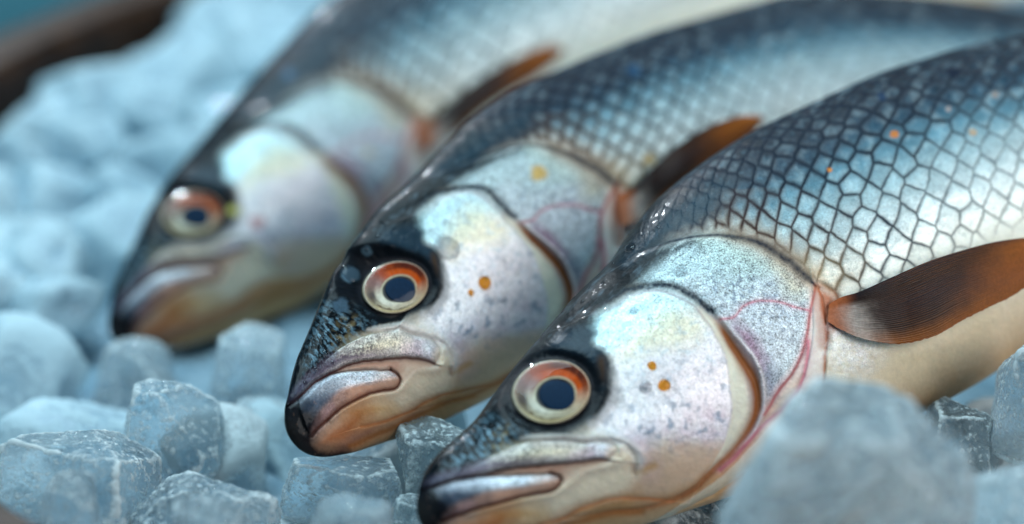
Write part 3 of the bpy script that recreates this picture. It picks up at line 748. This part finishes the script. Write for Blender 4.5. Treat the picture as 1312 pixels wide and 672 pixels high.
FISH_INFO = [
 ('nearest silver fish with crisp black scale net and brown fin, snout in the lower centre', 1, [((1146,172),7,(0.50,0.16,0.03)),((1063,218),4.5,(0.5,0.17,0.03)),((1247,170),7,(0.50,0.36,0.25)),((1215,140),5,(0.3,0.25,0.24)),((1275,122),6,(0.25,0.2,0.18)),((1222,94),9,(0.01,0.015,0.03)),((1130,124),8,(0.02,0.04,0.08)),((1035,145),6,(0.02,0.02,0.03))]),
 ('middle silver fish with open cheek and frowning mouth in sharp focus', 1, [((449,352),15,(0.08,0.14,0.19)), ((470,322),9,(0.06,0.11,0.15)), ((437,392),13,(0.05,0.09,0.13)), ((690,222),15,(0.55,0.38,0.16)),((690,222),9,(0.62,0.42,0.14)),((812,90),11,(0.02,0.06,0.12)),((832,205),12,(0.50,0.38,0.20))]),
 ('farthest fish at upper left, wholly out of focus above the ice', 2, [((300,270),9,(0.6,0.55,0.15)),((330,285),12,(0.55,0.28,0.30)),((472,195),8,(0.52,0.38,0.24)),((370,95),9,(0.04,0.10,0.18))]),
]
fish_roots = []
fish_pix = []
for fi in range(3):
    lab, step, spots = FISH_INFO[fi]
    si = np.unique(np.concatenate([np.arange(0, NS, step), [NS - 1]])); ti = np.unique(np.concatenate([np.arange(0, NT, step), [NT - 1]]))
    xs = X[np.ix_(si, ti)]; ys = Y[np.ix_(si, ti)]; hs = H_[np.ix_(si, ti)].copy()
    cc = COL[np.ix_(si, ti)].reshape(-1, 3).copy(); mm = np.stack([MET[np.ix_(si, ti)], RGH[np.ix_(si, ti)], SPK[np.ix_(si, ti)]], -1).reshape(-1, 3)
    ns, ntn = xs.shape
    loc = np.stack([xs.ravel(), ys.ravel()], -1)
    if fi: hs = hs + 0.8 * fbm(xs, ys, 30, 3, 900 + fi)* sstep(1.0, 0.9, np.abs(tt[np.ix_(si, ti)]))
    def edge_corr(sidx, fracs):
        """pull the back of this fish onto its own outline, fading out towards the eye"""
        if fi == 0: return None
        e0 = outline_target(fi, mD[sidx]) - tps_apply(T_OUT[fi], Dp[sidx])
        lim = 1 - sstep(ka[0][-1] - 60, ka[0][-1] + 20, mD[sidx])
        wgt = ((1 - sstep(0.0, 0.30, fracs))[None, :] * sstep(0.98, 1.25, eye_r(*(np.moveaxis(Dp[sidx][:, None, :] * (1 - fracs[None, :, None]) + Vp[sidx][:, None, :] * fracs[None, :, None], -1, 0)))))[..., None]
        return ((e0 * lim[:, None])[:, None, :] * wgt).reshape(-1, 2)
    w, pix = to_world(fi, loc, hs.ravel(), edge_corr(si, (1 + t[ti]) / 2))
    for (sx, sy), r, c in spots:
        nn = fbm(pix[:, 0], pix[:, 1], r * 0.8, 3, int(sx))
        dd = np.hypot(pix[:, 0] - sx, (pix[:, 1] - sy) * 1.15) + nn * r * 0.3
        a = (1 - sstep(r * 0.55, r, dd))[:, None] * 0.9
        cc = cc * (1 - a) + np.array(c) * a
    fish_pix.append((pix, w, ns, ntn))
    # far side of the body: same rim, plain
    M_ = 12
    ang = np.linspace(0, np.pi, M_ + 2)[1:-1]
    tf = -np.cos(ang)
    frf = ((1 + tf) / 2)[None, :, None]
    Pf = Dp[si][:, None, :] * (1 - frf) + Vp[si][:, None, :] * frf
    hf = -TH[si][:, None] * (np.clip(1 - np.abs(tf) ** 2.15, 0, 1) ** 0.52)[None, :]
    wf, _ = to_world(fi, Pf.reshape(-1, 2), hf.ravel(), edge_corr(si, (1 + tf) / 2))
    cf = np.stack([np.interp(tf, xs_, [q[1][i] for q in stops]) for i in range(3)], -1)
    cf = np.broadcast_to(cf[None], (ns, M_, 3)).reshape(-1, 3)
    mf = np.broadcast_to(np.array([0.3, 0.33, 0.3]), (ns * M_, 3))
    n0 = ns * ntn
    F1 = grid_faces(ns, ntn)
    idx = np.concatenate([(np.arange(ns) * ntn)[:, None], n0 + np.arange(ns)[:, None] * M_ + np.arange(M_)[None, :], (np.arange(ns) * ntn + ntn - 1)[:, None]], 1)
    F2 = np.stack([idx[:-1, :-1], idx[1:, :-1], idx[1:, 1:], idx[:-1, 1:]], -1).reshape(-1, 4)
    faces = np.vstack([F1, F2])
    root_loc = w[np.argmin(w[:, 2])]
    root = empty('fish', root_loc)
    tag(root, lab, 'fish', 'fish laid side by side on ice')
    fish_roots.append(root)
    # orient outward
    v4 = w[faces[len(F1) // 2]]; nrm = np.cross(v4[1] - v4[0], v4[3] - v4[0]); tocam = np.array([0, 0, HC]) - v4[0]
    if nrm @ tocam < 0: faces = faces[:, ::-1]
    mesh_np('body', np.vstack([w, wf]), faces, M_SKIN, root, attrs={'Col': np.vstack([cc, cf]), 'Mask': np.vstack([mm, mf])})

    # ---- eye: iris bowl, pupil, clear cornea
    h0 = float(np.interp(0, [0], [surface_h((EC[0] + 75, EC[1] + 5))])) - 6
    (ecx, ecy), eA, eB, eT = EYES[fi]; eT = math.radians(eT); esc = eA / 52.5
    def eye_pts(r, a, ox=0, oy=0, sx=1.0, sy=1.0, rot=0.0):
        ca, sa = np.cos(a), np.sin(a)
        bx = r * ca * eA * sx; by = r * sa * eB * sy
        x = bx * math.cos(eT + rot) - by * math.sin(eT + rot) + ecx + ox * esc; y = bx * math.sin(eT + rot) + by * math.cos(eT + rot) + ecy + oy * esc
        return np.stack([x.ravel(), y.ravel()], -1)
    def eye_world(p, h):
        q = POSE[fi]
        d = q['d'] + q['gx'] * (p[:, 0] - q['eye'][0]) + q['gy'] * (p[:, 1] - q['eye'][1]) - h * q['th'] * q['k']
        return world_pts(p[:, 0], p[:, 1], d), p
    slope = np.array([(surface_h((EC[0] + 85, EC[1])) - surface_h((EC[0] - 70, EC[1]))) / 155 * 0.6, (surface_h((EC[0], EC[1] + 62)) - surface_h((EC[0], EC[1] - 60))) / 122 * 0.3])
    hc = (surface_h((EC[0] + 75, EC[1])) + surface_h((EC[0] - 68, EC[1] + 10)) + surface_h((EC[0], EC[1] + 62))) / 3 + 1
    tilt = lambda p: hc + (p[:, 0] - ecx) / esc * slope[0] + (p[:, 1] - ecy) / esc * slope[1]
    PO = (8.0, 5.0)                        # the pupil sits off centre
    nr, na = 70, 128
    R_ = np.linspace(0.0, 1.0, nr)[:, None] * np.ones((1, na)); A_ = np.linspace(0, 2 * np.pi, na, endpoint=False)[None, :] * np.ones((nr, 1))
    shift = (1 - R_ ** 1.5)
    pe = eye_pts(R_, A_); pe[:, 0] += (shift * PO[0] * esc).ravel(); pe[:, 1] += (shift * PO[1] * esc).ravel()
    rr = R_.ravel(); aa = A_.ravel()
    prof_e = np.interp(rr, [0, 0.40, 0.47, 0.56, 0.72, 0.86, 0.93, 0.97, 1.0], [2, 2, 4.5, 5.0, 4.0, 5.0, 5.2, 1.5, -8])
    dome = 5.0 * np.sqrt(np.clip(1 - rr ** 2, 0, 1))
    he = tilt(pe) + prof_e + dome - 3
    we, _ = eye_world(pe, he)
    cream = np.array([0.52, 0.47, 0.33]); orange = np.array([0.62, 0.13, 0.010]); deep = np.array([0.25, 0.030, 0.004]); brown = np.array([0.10, 0.055, 0.02]); greyc = np.array([0.42, 0.42, 0.38])
    ce = np.zeros((len(rr), 3)) + cream
    ang = aa                                # 0 = to the right, +pi/2 = down
    def ab(c0, wdt): return np.exp(-((np.angle(np.exp(1j * (ang - c0)))) / wdt) ** 2)
    ringm = sstep(0.51, 0.55, rr) * (1 - sstep(0.905, 0.945, rr))
    nn = fbm(pe[:, 0], pe[:, 1], 9, 4, 400 + fi)
    def lay(ce, a, c): a = np.clip(a, 0, 1)[:, None]; return ce * (1 - a) + np.array(c) * a
    strk = fbm(np.cos(ang) * 60 + rr * 4, np.sin(ang) * 60 + rr * 4, 4, 3, 420 + fi)
    ce = lay(ce, np.clip(ab(math.radians(-62), 1.25) * 1.9, 0, 1) * ringm * (1.0 + 0.15 * strk), (0.46, 0.062, 0.003))
    ce = lay(ce, np.clip(ab(math.radians(-45), 0.95) * 1.3, 0, 1) * sstep(0.66, 0.78, rr) * (1 - sstep(0.89, 0.94, rr)) * (0.95 + 0.4 * strk), (0.075, 0.012, 0.004))
    ce = lay(ce, ab(math.radians(-145), 0.50) * ringm * 0.85, (0.22, 0.12, 0.12))
    ce = lay(ce, ab(math.radians(178), 0.42) * sstep(0.62, 0.72, rr) * (1 - sstep(0.84, 0.92, rr)) * 0.9, (0.06, 0.05, 0.06))
    ce = lay(ce, ab(math.radians(-30), 1.2) * (1 - sstep(0.52, 0.58, rr)) * 0.6, (0.42, 0.27, 0.15))
    ce = lay(ce, ab(math.radians(150), 0.75) * sstep(0.47, 0.52, rr) * (1 - sstep(0.60, 0.72, rr)) * 0.8, (0.80, 0.78, 0.66))
    ce = lay(ce, np.clip(ab(math.radians(120), 0.85) * 1.3, 0, 1) * sstep(0.73, 0.78, rr + 0.05 * nn) * (1 - sstep(0.80, 0.85, rr + 0.05 * nn)) * (0.8 + nn), (0.08, 0.045, 0.012))
    ce = lay(ce, ab(math.radians(100), 1.0) * sstep(0.80, 0.85, rr) * (1 - sstep(0.88, 0.92, rr)) * 0.6, (0.52, 0.36, 0.12))
    ce = lay(ce, sstep(0.90, 0.93, rr) * (1 - sstep(0.955, 0.97, rr)) * 0.6, (0.56, 0.46, 0.36))
    ce = lay(ce, ab(math.radians(-60), 1.6) * sstep(0.925, 0.95, rr) * 0.7, (0.25, 0.14, 0.07))
    og = sstep(0.955, 0.99, rr)[:, None]; ce = ce * (1 - og) + np.array([0.03, 0.022, 0.018]) * og
    og = ((1 - sstep(0.46, 0.50, rr)))[:, None] * 0.9; ce = ce * (1 - og) + np.array([0.02, 0.03, 0.05]) * og
    ce = np.clip(ce * (1 + 0.25 * nn[:, None]), 0.005, 0.9)
    fe = []
    ii = np.arange(nr - 1)[:, None] * na + np.arange(na)[None, :]; jj = np.arange(nr - 1)[:, None] * na + (np.arange(na)[None, :] + 1) % na
    fe = np.stack([ii, ii + na, jj + na, jj], -1).reshape(-1, 4)
    ctr = we[:na].mean(0)
    eye_root = mesh_np('eye', we, fe, M_EYE, root, attrs={'Col': ce})
    # pupil
    nr2 = 24
    R2 = np.linspace(0.0, 1.0, nr2)[:, None] * np.ones((1, na)); A2 = A_[:nr2]
    pp = eye_pts(R2 * 0.455, A2, PO[0], PO[1], 1.0, 1.02, math.radians(28))
    hp = tilt(pp) + 5.4 + 2.5 * np.sqrt(np.clip(1 - R2.ravel() ** 2, 0, 1)) - 3.0 * (R2.ravel() > 0.98)
    wp, _ = eye_world(pp, hp)
    f2 = fe[:(nr2 - 1) * na]
    mesh_np('pupil', wp, f2, M_PUPIL, eye_root, attrs={'Col': np.zeros((len(wp), 3)) + np.array([0.004, 0.020, 0.050])})
    nr3 = 30
    R3 = np.linspace(0.0, 1.0, nr3)[:, None] * np.ones((1, na)); A3 = A_[:nr3]
    pc = eye_pts(R3 * 0.985, A3)
    wc, _ = eye_world(pc, tilt(pc) + 0.5 + 10.5 * np.sqrt(np.clip(1 - R3.ravel() ** 2, 0, 1)))
    mesh_np('cornea', wc, fe[:(nr3 - 1) * na], M_CORNEA, eye_root)

# ------------------------------------------------------------------ pectoral fins
FINS = [([(1062,390),(1078,381),(1101,374),(1137,358),(1190,335),(1240,319),(1276,310),(1312,305),(1346,305)],
         [(1060,412),(1080,424),(1112,436),(1153,441),(1197,431),(1233,411),(1269,393),(1298,379),(1326,357),(1347,322)], 26, 46),
        ([(793,250),(808,243),(824,228),(857,196),(902,165),(945,149),(968,148)],
         [(797,290),(818,280),(850,256),(884,230),(924,203),(955,183),(973,162)], 18, 30),
        ([(540,160),(556,150),(571,138),(611,103),(656,76),(695,60),(713,60)],
         [(542,193),(562,186),(590,167),(620,141),(656,117),(690,97),(718,74)], 16, 26)]
for fi, (ld, tr, lift0, lift1) in enumerate(FINS):
    nu, nv = 170, 150
    a = catmull(ld, 12); b = catmull(tr, 12)
    ua, ub = arclen(a) / arclen(a)[-1], arclen(b) / arclen(b)[-1]
    U = np.linspace(0, 1, nu); V = np.linspace(0, 1, nv)
    Pa = np.stack([np.interp(U, ua, a[:, i]) for i in (0, 1)], -1); Pb = np.stack([np.interp(U, ub, b[:, i]) for i in (0, 1)], -1)
    UU = U[:, None] * np.ones((1, nv)); VV = np.ones((nu, 1)) * V[None, :]
    bow = 0.10 * np.sin(np.pi * UU)
    vv = VV
    pts = Pa[:, None, :] * (1 - vv[..., None]) + Pb[:, None, :] * vv[..., None]
    # round the tip
    tipc = (Pa[-1] + Pb[-1]) / 2
    k = 0.0 + 14 * sstep(0.86, 1.0, UU) * np.sin(np.pi * VV)
    dirv = (Pa[-1] + Pb[-1]) / 2 - (Pa[-30] + Pb[-30]) / 2; dirv /= np.linalg.norm(dirv)
    pts = pts + k[..., None] * dirv * (0.6 if fi else 1.0)
    # frayed trailing edge
    fray = 1.6 * vnoise(UU * 60, UU * 0 + 3, 7) * sstep(0.93, 1.0, VV); pts[..., 1] += fray
    pix = pts.reshape(-1, 2)
    q = POSE[fi]
    bp, bw, _, _ = fish_pix[fi]
    sub = slice(None, None, 7)
    def body_h(p):
        dd = (bp[sub, 0] - p[0]) ** 2 + (bp[sub, 1] - p[1]) ** 2
        return bw[sub][np.argmin(dd)]
    # depth of body surface at the root, along both edges
    def depth_of(wp): return wp[1] * cP + (HC - wp[2]) * sP
    d0 = depth_of(body_h(Pa[0])) ; d1 = depth_of(body_h(Pb[0]))
    dmid = [depth_of(body_h(Pa[i] * 0.5 + Pb[i] * 0.5)) for i in np.linspace(0, nu - 1, 12).astype(int)]
    dm_ = np.polyval(np.polyfit(np.linspace(0, 1, 12), dmid, 2), U)
    dm_ = np.minimum.accumulate(dm_[::-1])[::-1] if False else dm_
    dd = (d0 * (1 - VV) + d1 * VV) * (1 - sstep(0, 0.35, UU)) + dm_[:, None] * sstep(0, 0.35, UU)
    dd = dd - (0.10 + 0.55 * sstep(0.0, 0.5, UU)) - 0.25 * np.sin(np.pi * VV) * UU
    NR = 34 if fi == 0 else 22
    ph = VV + 0.05 * np.sin(UU * 3) + 0.012 * vnoise(UU * 6, VV * 20, 3)
    ray = np.abs(((ph * NR) % 1) - 0.5) * 2
    amp = 0.022 * sstep(0.05, 0.3, UU) * (1 - 0.5 * VV)
    dd = dd - amp * (1 - ray ** 1.5)
    w1 = world_pts(pix[:, 0], pix[:, 1], dd.ravel()); w2 = world_pts(pix[:, 0], pix[:, 1], (dd + 0.09 * np.sin(np.pi * np.clip(VV, 0.02, 0.98)) ** 0.5).ravel())
    # colour
    n_ = fbm(pix[:, 0], pix[:, 1], 26, 4, 600 + fi).reshape(nu, nv)
    fine = fbm(UU * 14, VV * 160, 1.0, 2, 610)
    base = np.array([0.022, 0.009, 0.005]); org = np.array([0.38, 0.105, 0.012]); blk = np.array([0.014, 0.013, 0.018]); pale = np.array([0.66, 0.56, 0.50])
    c = np.zeros((nu, nv, 3)) + base
    def mx(c, a, k): a = np.clip(a, 0, 1)[..., None]; return c * (1 - a) + np.array(k) * a
    c = mx(c, sstep(0.60, 1.0, UU + 0.22 * VV + 0.08 * n_) * 0.9, org)
    c = mx(c, sstep(0.72, 1.0, VV + 0.06 * n_) * 0.85, org * np.array([0.8, 0.9, 1.1]))
    c = mx(c, sstep(0.30, 0.0, VV - 0.1 * n_ + 0.15 * UU) * 0.92, blk)
    c = mx(c, sstep(0.5, 0.95, ray + 0.3 * fine) * sstep(0.15, 0.4, UU) * 0.75, (0.17, 0.058, 0.012))
    c = mx(c, np.exp(-((UU - 0.45) / 0.25) ** 2) * np.exp(-((VV - 0.45) / 0.25) ** 2) * 0.35, (0.03, 0.025, 0.04))
    c = mx(c, sstep(0.30, 0.12, UU - 0.05 * n_ + 0.10 * (1 - VV)) * sstep(0.15, 0.35, VV) * (0.75 + 0.5 * fine), pale)
    c = mx(c, sstep(0.14, 0.02, UU + 0.03 * n_) * 0.9, (0.50, 0.14, 0.05))
    c = c.reshape(-1, 3)
    F1 = grid_faces(nu, nv); n0 = nu * nv
    F2 = F1[:, ::-1] + n0
    e = []
    def strip(idx): return np.stack([idx[:-1], idx[1:], idx[1:] + n0, idx[:-1] + n0], -1)
    gi = np.arange(n0).reshape(nu, nv)
    Fs = np.vstack([strip(gi[:, 0]), strip(gi[:, -1])[:, ::-1], strip(gi[-1, :]), strip(gi[0, :])[:, ::-1]])
    mesh_np('pectoral_fin', np.vstack([w1, w2]), np.vstack([F1, F2, Fs]), M_FIN, fish_roots[fi], attrs={'Col': np.vstack([c, c])})

# ------------------------------------------------------------------ droplets lying on the fish
def droplet(fi, px, py, r, mat, label, flat=0.45, cat='water drop'):
    pix, w, ns, ntn = fish_pix[fi]
    i = int(np.argmin((pix[:, 0] - px) ** 2 + (pix[:, 1] - py) ** 2)); a, b = divmod(i, ntn)
    a = min(max(a, 4), ns - 5); b = min(max(b, 4), ntn - 5)
    g_ = lambda p, q: w[p * ntn + q]
    du = g_(a + 4, b) - g_(a - 4, b); dv = g_(a, b + 4) - g_(a, b - 4)
    n = np.cross(du, dv); n /= np.linalg.norm(n)
    c0 = g_(a, b)
    if n @ (np.array([0, 0, HC]) - c0) < 0: n = -n
    e1 = du / np.linalg.norm(du); e2 = np.cross(n, e1)
    rc = r * POSE[fi]['k']
    nr, na = 10, 36; V = []
    rng = np.random.RandomState(int(px)); ph = rng.rand(3) * 6
    for k in range(nr + 1):
        th = math.pi / 2 * k / nr * 1.15
        for j in range(na):
            A = 2 * math.pi * j / na; wob = 1 + 0.06 * math.sin(2 * A + ph[0]) + 0.03 * math.sin(3 * A + ph[1])
            V.append(c0 + (e1 * math.cos(A) + e2 * math.sin(A)) * rc * wob * math.sin(min(th, 2)) + n * rc * flat * math.cos(th))
    V = np.array(V); F = []
    for k in range(nr):
        for j in range(na):
            F.append((k * na + j, (k + 1) * na + j, (k + 1) * na + (j + 1) % na, k * na + (j + 1) % na))
    F = [f for f in F]; F.append(tuple(nr * na + j for j in range(na))[::-1])
    o = mesh_np('water_drop', V, F, mat, None, origin=c0 - n * 0.02)
    tag(o, label, cat, 'droplets on the fish skin')
droplet(0, 872, 347, 9.5, M_DROP, 'clear round water bead on the gill cover of the nearest fish')
droplet(0, 808, 318, 9, M_DROP, 'dark oval water bead on the black nape of the nearest fish')
droplet(0, 812, 398, 5.5, M_DROP, 'small clear bead on the upper cheek edge of the nearest fish')
droplet(0, 851, 494, 8, M_AMBER, 'amber bead, larger and lower of two on the near cheek')
droplet(0, 836, 469, 6, M_AMBER, 'pale amber bead, smaller and upper of two on the near cheek')
droplet(0, 827, 497, 8, M_DROP, 'clear bead left of the amber bead on the near cheek')
droplet(1, 621, 363, 9.5, M_AMBER, 'amber bead, larger one on the cheek of the middle fish')
droplet(1, 603, 375, 4.5, M_AMBER, 'tiny amber bead, smaller one on the cheek of the middle fish')
droplet(1, 573, 317, 18, M_DROP, 'wide clear drop behind the eye of the middle fish', 0.3)
droplet(1, 451, 352, 15, M_DROP, 'long clear drop in front of the eye of the middle fish', 0.35)

rd_ = random.Random(3)
for (bx_, by_) in [(742, 372), (766, 352), (722, 398), (757, 366), (783, 338), (748, 386), (822, 300), (846, 290), (774, 366), (735, 381)]:
    droplet(0, bx_ + rd_.uniform(-3, 3), by_ + rd_.uniform(-3, 3), rd_.uniform(2.0, 3.6), M_DROP, 'tiny clear water bead among several on the dark nape of the nearest fish')
for (bx_, by_) in [(402, 470), (415, 452), (432, 438), (428, 462), (446, 420), (392, 492), (468, 318), (482, 300)]:
    droplet(1, bx_ + rd_.uniform(-3, 3), by_ + rd_.uniform(-3, 3), rd_.uniform(2.0, 3.8), M_DROP, 'tiny clear water bead among several on the black snout of the middle fish')

# ------------------------------------------------------------------ ice
def chunk_mesh(name, rx, ry, rz, seed, sub=4, facets=11, soft=26.0, rough=1.0):
    import bmesh
    rng = np.random.RandomState(seed)
    bm = bmesh.new(); bmesh.ops.create_icosphere(bm, subdivisions=sub, radius=1.0)
    v = np.array([q.co[:] for q in bm.verts])
    nn = rng.randn(facets, 3); nn /= np.linalg.norm(nn, axis=1)[:, None]
    nn[0] = (0.1, -0.2, 1); nn[1] = (rng.uniform(-0.5, 0.5), -1, 0.3); nn[2] = (1, rng.uniform(-0.5, 0.5), 0.1); nn[3] = (-1, rng.uniform(-0.5, 0.5), 0.2); nn /= np.linalg.norm(nn, axis=1)[:, None]
    dd = rng.uniform(0.60, 0.95, facets); soft = soft * (4.4 if soft > 18 else 1.5)
    c = np.clip(v @ nn.T, 0.02, None)
    rr = dd[None, :] / c
    r = -np.log(np.exp(-soft * np.minimum(rr, 3)).sum(1) + math.exp(-soft * 1.12)) / soft
    off = Vector((seed * 1.7, seed * 0.3, 5))
    for i in range(len(v)):
        p = Vector(v[i]) * 1.0
        r[i] += rough * (0.06 * mnoise.fractal(p * 1.3 + off, 1.0, 2.0, 3) + 0.022 * mnoise.fractal(p * 6 + off, 0.8, 2.0, 3))
        if sub >= 5: r[i] += rough * (0.012 * mnoise.fractal(p * 17 + off, 0.7, 2.0, 3) - 0.016 * max(0.0, 1 - abs(mnoise.noise(p * 7 + off)) * 9))
    q = v * r[:, None] * np.array([rx, ry, rz]) * S
    for vert, co in zip(bm.verts, q): vert.co = co
    me = bpy.data.meshes.new(name); bm.to_mesh(me); bm.free()
    me.polygons.foreach_set('use_smooth', np.full(len(me.polygons), True))
    return me
def hero_chunk(x0, y0, x1, y1, depth, seed, label, mat=None, sub=6, facets=10, soft=24.0, roll=None, rough=1.0):
    k = depth / FPX
    rx = (x1 - x0) / 2 * k; rz = (y1 - y0) / 2 * k
    me = chunk_mesh('ice_chunk', rx * 1.12, (rx + rz) * 0.5, rz * 1.12, seed, sub, facets, soft, rough)
    me.materials.append(mat or M_ICE)
    o = bpy.data.objects.new('ice_chunk', me); link(o)
    c = world_pts((x0 + x1) / 2, (y0 + y1) / 2, depth)
    o.location = Vector([float(q) for q in c]) * S
    o.rotation_euler = (-PITCH * 0.6, 0, 0)
    tag(o, label, 'ice', 'ice chunks heaped round the fish')
    return o
HERO = [
 (-8,545,204,700,49.2,11,'large faceted clear ice chunk with flat bright top at lower left',M_ICE,9,40),
 (150,497,280,628,51.6,12,'upright ice chunk with a glint, just behind the large lower left chunk',M_ICE,8,26),
 (50,602,130,690,46.2,13,'small blurred ice lump in front of the large lower left chunk',M_ICE4,12,18),
 (165,606,372,745,48.2,14,'rounded crackled ice chunk at the bottom edge, right of the large faceted one',M_ICE,14,16),
 (222,637,318,720,45.0,15,'blurred ice lump in front of the rounded crackled chunk',M_ICE4,12,16),
 (352,577,512,672,50.0,16,'wide ice chunk directly under the chin of the middle fish',M_ICE,9,22),
 (384,633,500,720,45.4,17,'blurred smooth ice lump at the bottom, below the middle chin chunk',M_ICE4,14,14),
 (288,516,402,630,54.5,18,'blurred square ice chunk left of the middle fish chin',M_ICE2,9,20),
 (505,533,625,668,50.4,19,'granular ice chunk wedged between middle chin and nearest snout',M_ICE2,12,16),
 (262,408,372,560,56.4,20,'grey pointed ice peak below the jaw of the farthest fish',M_ICE2,9,14),
 (908,478,1268,830,42.8,21,'biggest blurred ice chunk in front in front of the nearest fish belly',M_ICE,18,18),
 (1180,516,1292,625,50.6,22,'dark clear ice chunk in the gap right of the biggest chunk',M_ICE,9,22),
 (1264,432,1420,590,49.8,23,'tall clear ice chunk cut by the right picture edge',M_ICE,9,20),
 (1222,582,1390,760,45.0,24,'blurred ice lump in the bottom right corner',M_ICE,12,14),
 (-20,492,66,572,56.0,25,'blurred ice chunk with a bright lower rim at the left edge',M_ICE2,9,20),
 (835,640,940,720,50.0,26,'small dark ice piece under the throat of the nearest fish',M_ICE,9,20),
 (1120,600,1215,690,51.5,27,'ice piece behind the biggest chunk, below the belly of the nearest fish',M_ICE,9,20),
 (500,640,560,710,48.6,28,'small ice piece left of the nearest snout at the bottom edge',M_ICE,9,20),
 (120,440,235,540,57.5,29,'blurred low ice chunk under the farthest fish snout',M_ICE2,9,16),
]
for h in HERO:
    hero_chunk(*h[:7], mat=h[7], facets=h[8], soft=h[9])

def ice_z(x, y):
    return HC - 26.1 - (y - 38) * 0.04 + 2.2 * math.exp(-((x + 5) / 6) ** 2 - ((y - 77) / 9) ** 2) + 1.5 * math.exp(-((x + 14) / 5) ** 2 - ((y - 68) / 8) ** 2)
rnd = random.Random(7)
protos = [chunk_mesh('ice_chunk', 1.5, 1.5, 1.2, 50 + i, 4, 9, 20.0, 1.2) for i in range(12)]
for i, p in enumerate(protos): p.materials.append(M_ICE3 if i < 8 else M_ICE2)
TC = np.array([13.0, 58.0]); TR = 30.0
placed = []
tries = 0
while len(placed) < 240 and tries < 9000:
    tries += 1
    y = rnd.uniform(34, 90); x = rnd.uniform(-22, 16)
    if math.hypot(x - TC[0], y - TC[1]) > TR - 1.6: continue
    z = ice_z(x, y)
    d = y * cP + (HC - z) * sP
    v = ((z - HC) * cP + y * sP)
    px = W0 / 2 + x / d * FPX; py = H0 / 2 - v / d * FPX
    if px < -60 or px > 1370 or py > 730 or py < -70: continue
    if d < 52 and px < 620: 
        if py < 640 or True: z -= 0.7
    if 80 < px < 640 and d < 69 and py < 535 and (d < 62.5 or px > 215): continue
    if px > 430 and py < 560 - (px - 430) * 0.5 and px < 1150: continue
    if px > 640 and px < 1330 and py < 560: continue
    if d < 55: z -= 0.5
    if any((x - a) ** 2 + (y - b) ** 2 < 1.9 ** 2 for a, b in placed): continue
    placed.append((x, y))
    s = rnd.uniform(0.75, 1.35)
    o = bpy.data.objects.new('ice_chunk', protos[rnd.randrange(8) if d > 54 else 8 + rnd.randrange(4)]); link(o)
    o.location = Vector((x, y, z - 0.1 + rnd.uniform(-0.2, 0.6))) * S
    o.rotation_euler = (rnd.uniform(-0.6, 0.6), rnd.uniform(-0.6, 0.6), rnd.uniform(0, 6.28))
    o.scale = (s, s * rnd.uniform(0.8, 1.15), s * rnd.uniform(0.75, 1.1))
    where = 'blurred ice chunk in the heap behind and left of the fish' if d > 56 else 'low ice chunk in the lower layer among the sharp front chunks'
    tag(o, where, 'ice', 'ice chunks in the back heap' if d > 56 else 'ice chunks in the lower layer')

# crushed ice bed
nx, ny = 150, 190
gx_, gy_ = np.meshgrid(np.linspace(-18, 44, nx), np.linspace(27, 89, ny), indexing='ij')
zz = HC - 27.0 - (gy_ - 38) * 0.04 + 2.2 * np.exp(-((gx_ + 5) / 6) ** 2 - ((gy_ - 77) / 9) ** 2) + 1.5 * np.exp(-((gx_ + 14) / 5) ** 2 - ((gy_ - 68) / 8) ** 2)
zz += 0.55 * fbm(gx_, gy_, 2.4, 4, 88) + 0.25 * np.abs(fbm(gx_, gy_, 0.9, 2, 89))
rad = np.hypot(gx_ - TC[0], gy_ - TC[1])
sc_ = np.where(rad > TR - 0.7, (TR - 0.7) / rad, 1.0)
bx = TC[0] + (gx_ - TC[0]) * sc_; by = TC[1] + (gy_ - TC[1]) * sc_
V = np.stack([bx.ravel(), by.ravel(), zz.ravel()], -1)
o = mesh_np('crushed_ice', V, grid_faces(nx, ny), M_CRUSH, None)
tag(o, 'bed of small crushed ice under the chunks and fish', 'ice', None, 'stuff')

# ------------------------------------------------------------------ wooden tub and table
def tub():
    root = empty('wooden_tub', (TC[0], TC[1], HC - 26 - 14))
    tag(root, 'dark brown round wooden tub holding the ice and fish', 'tub')
    na = 160
    prof_ = [(TR - 0.2, -15), (TR - 0.2, -0.35), (TR + 0.1, 0.0), (TR + 1.7, 0.0), (TR + 2.0, -0.35), (TR + 1.6, -15), (TR - 0.2, -15)]
    V = []; F = []
    zc = lambda x, y: HC - 24.0 - (y - TC[1]) * 0.05
    for j in range(na):
        A = 2 * math.pi * j / na
        for (r, h) in prof_[:-1]:
            r2 = r + 0.10 * math.sin(j * math.pi / 4) ** 8
            x = TC[0] + r2 * math.cos(A); y = TC[1] + r2 * math.sin(A)
            V.append((x, y, zc(x, y) + h if h > -10 else HC - 41))
    m = len(prof_) - 1
    for j in range(na):
        for k in range(m):
            F.append((j * m + k, ((j + 1) % na) * m + k, ((j + 1) % na) * m + (k + 1) % m, j * m + (k + 1) % m))
    ob = mesh_np('stave_wall', V, [f[::-1] for f in F], M_WOOD, root, smooth=False)
    V = []; F = []
    for j in range(na):
        A = 2 * math.pi * j / na; x = TC[0] + (TR - 0.3) * math.cos(A); y = TC[1] + (TR - 0.3) * math.sin(A)
        V.append((x, y, HC - 38))
    for j in range(na): V.append((V[j][0], V[j][1], HC - 39))
    F = [tuple(range(na)), tuple(range(2 * na - 1, na - 1, -1))] + [(j, (j + 1) % na, na + (j + 1) % na, na + j) for j in range(na)]
    mesh_np('bottom', V, F, M_WOOD, root, smooth=False)
tub()
t_ = mesh_np('table_top', [(-300, -100, HC - 41.1), (300, -100, HC - 41.1), (300, 500, HC - 41.1), (-300, 500, HC - 41.1)], [(0, 1, 2, 3)], M_TABLE, None, smooth=False)
t_['kind'] = 'structure'
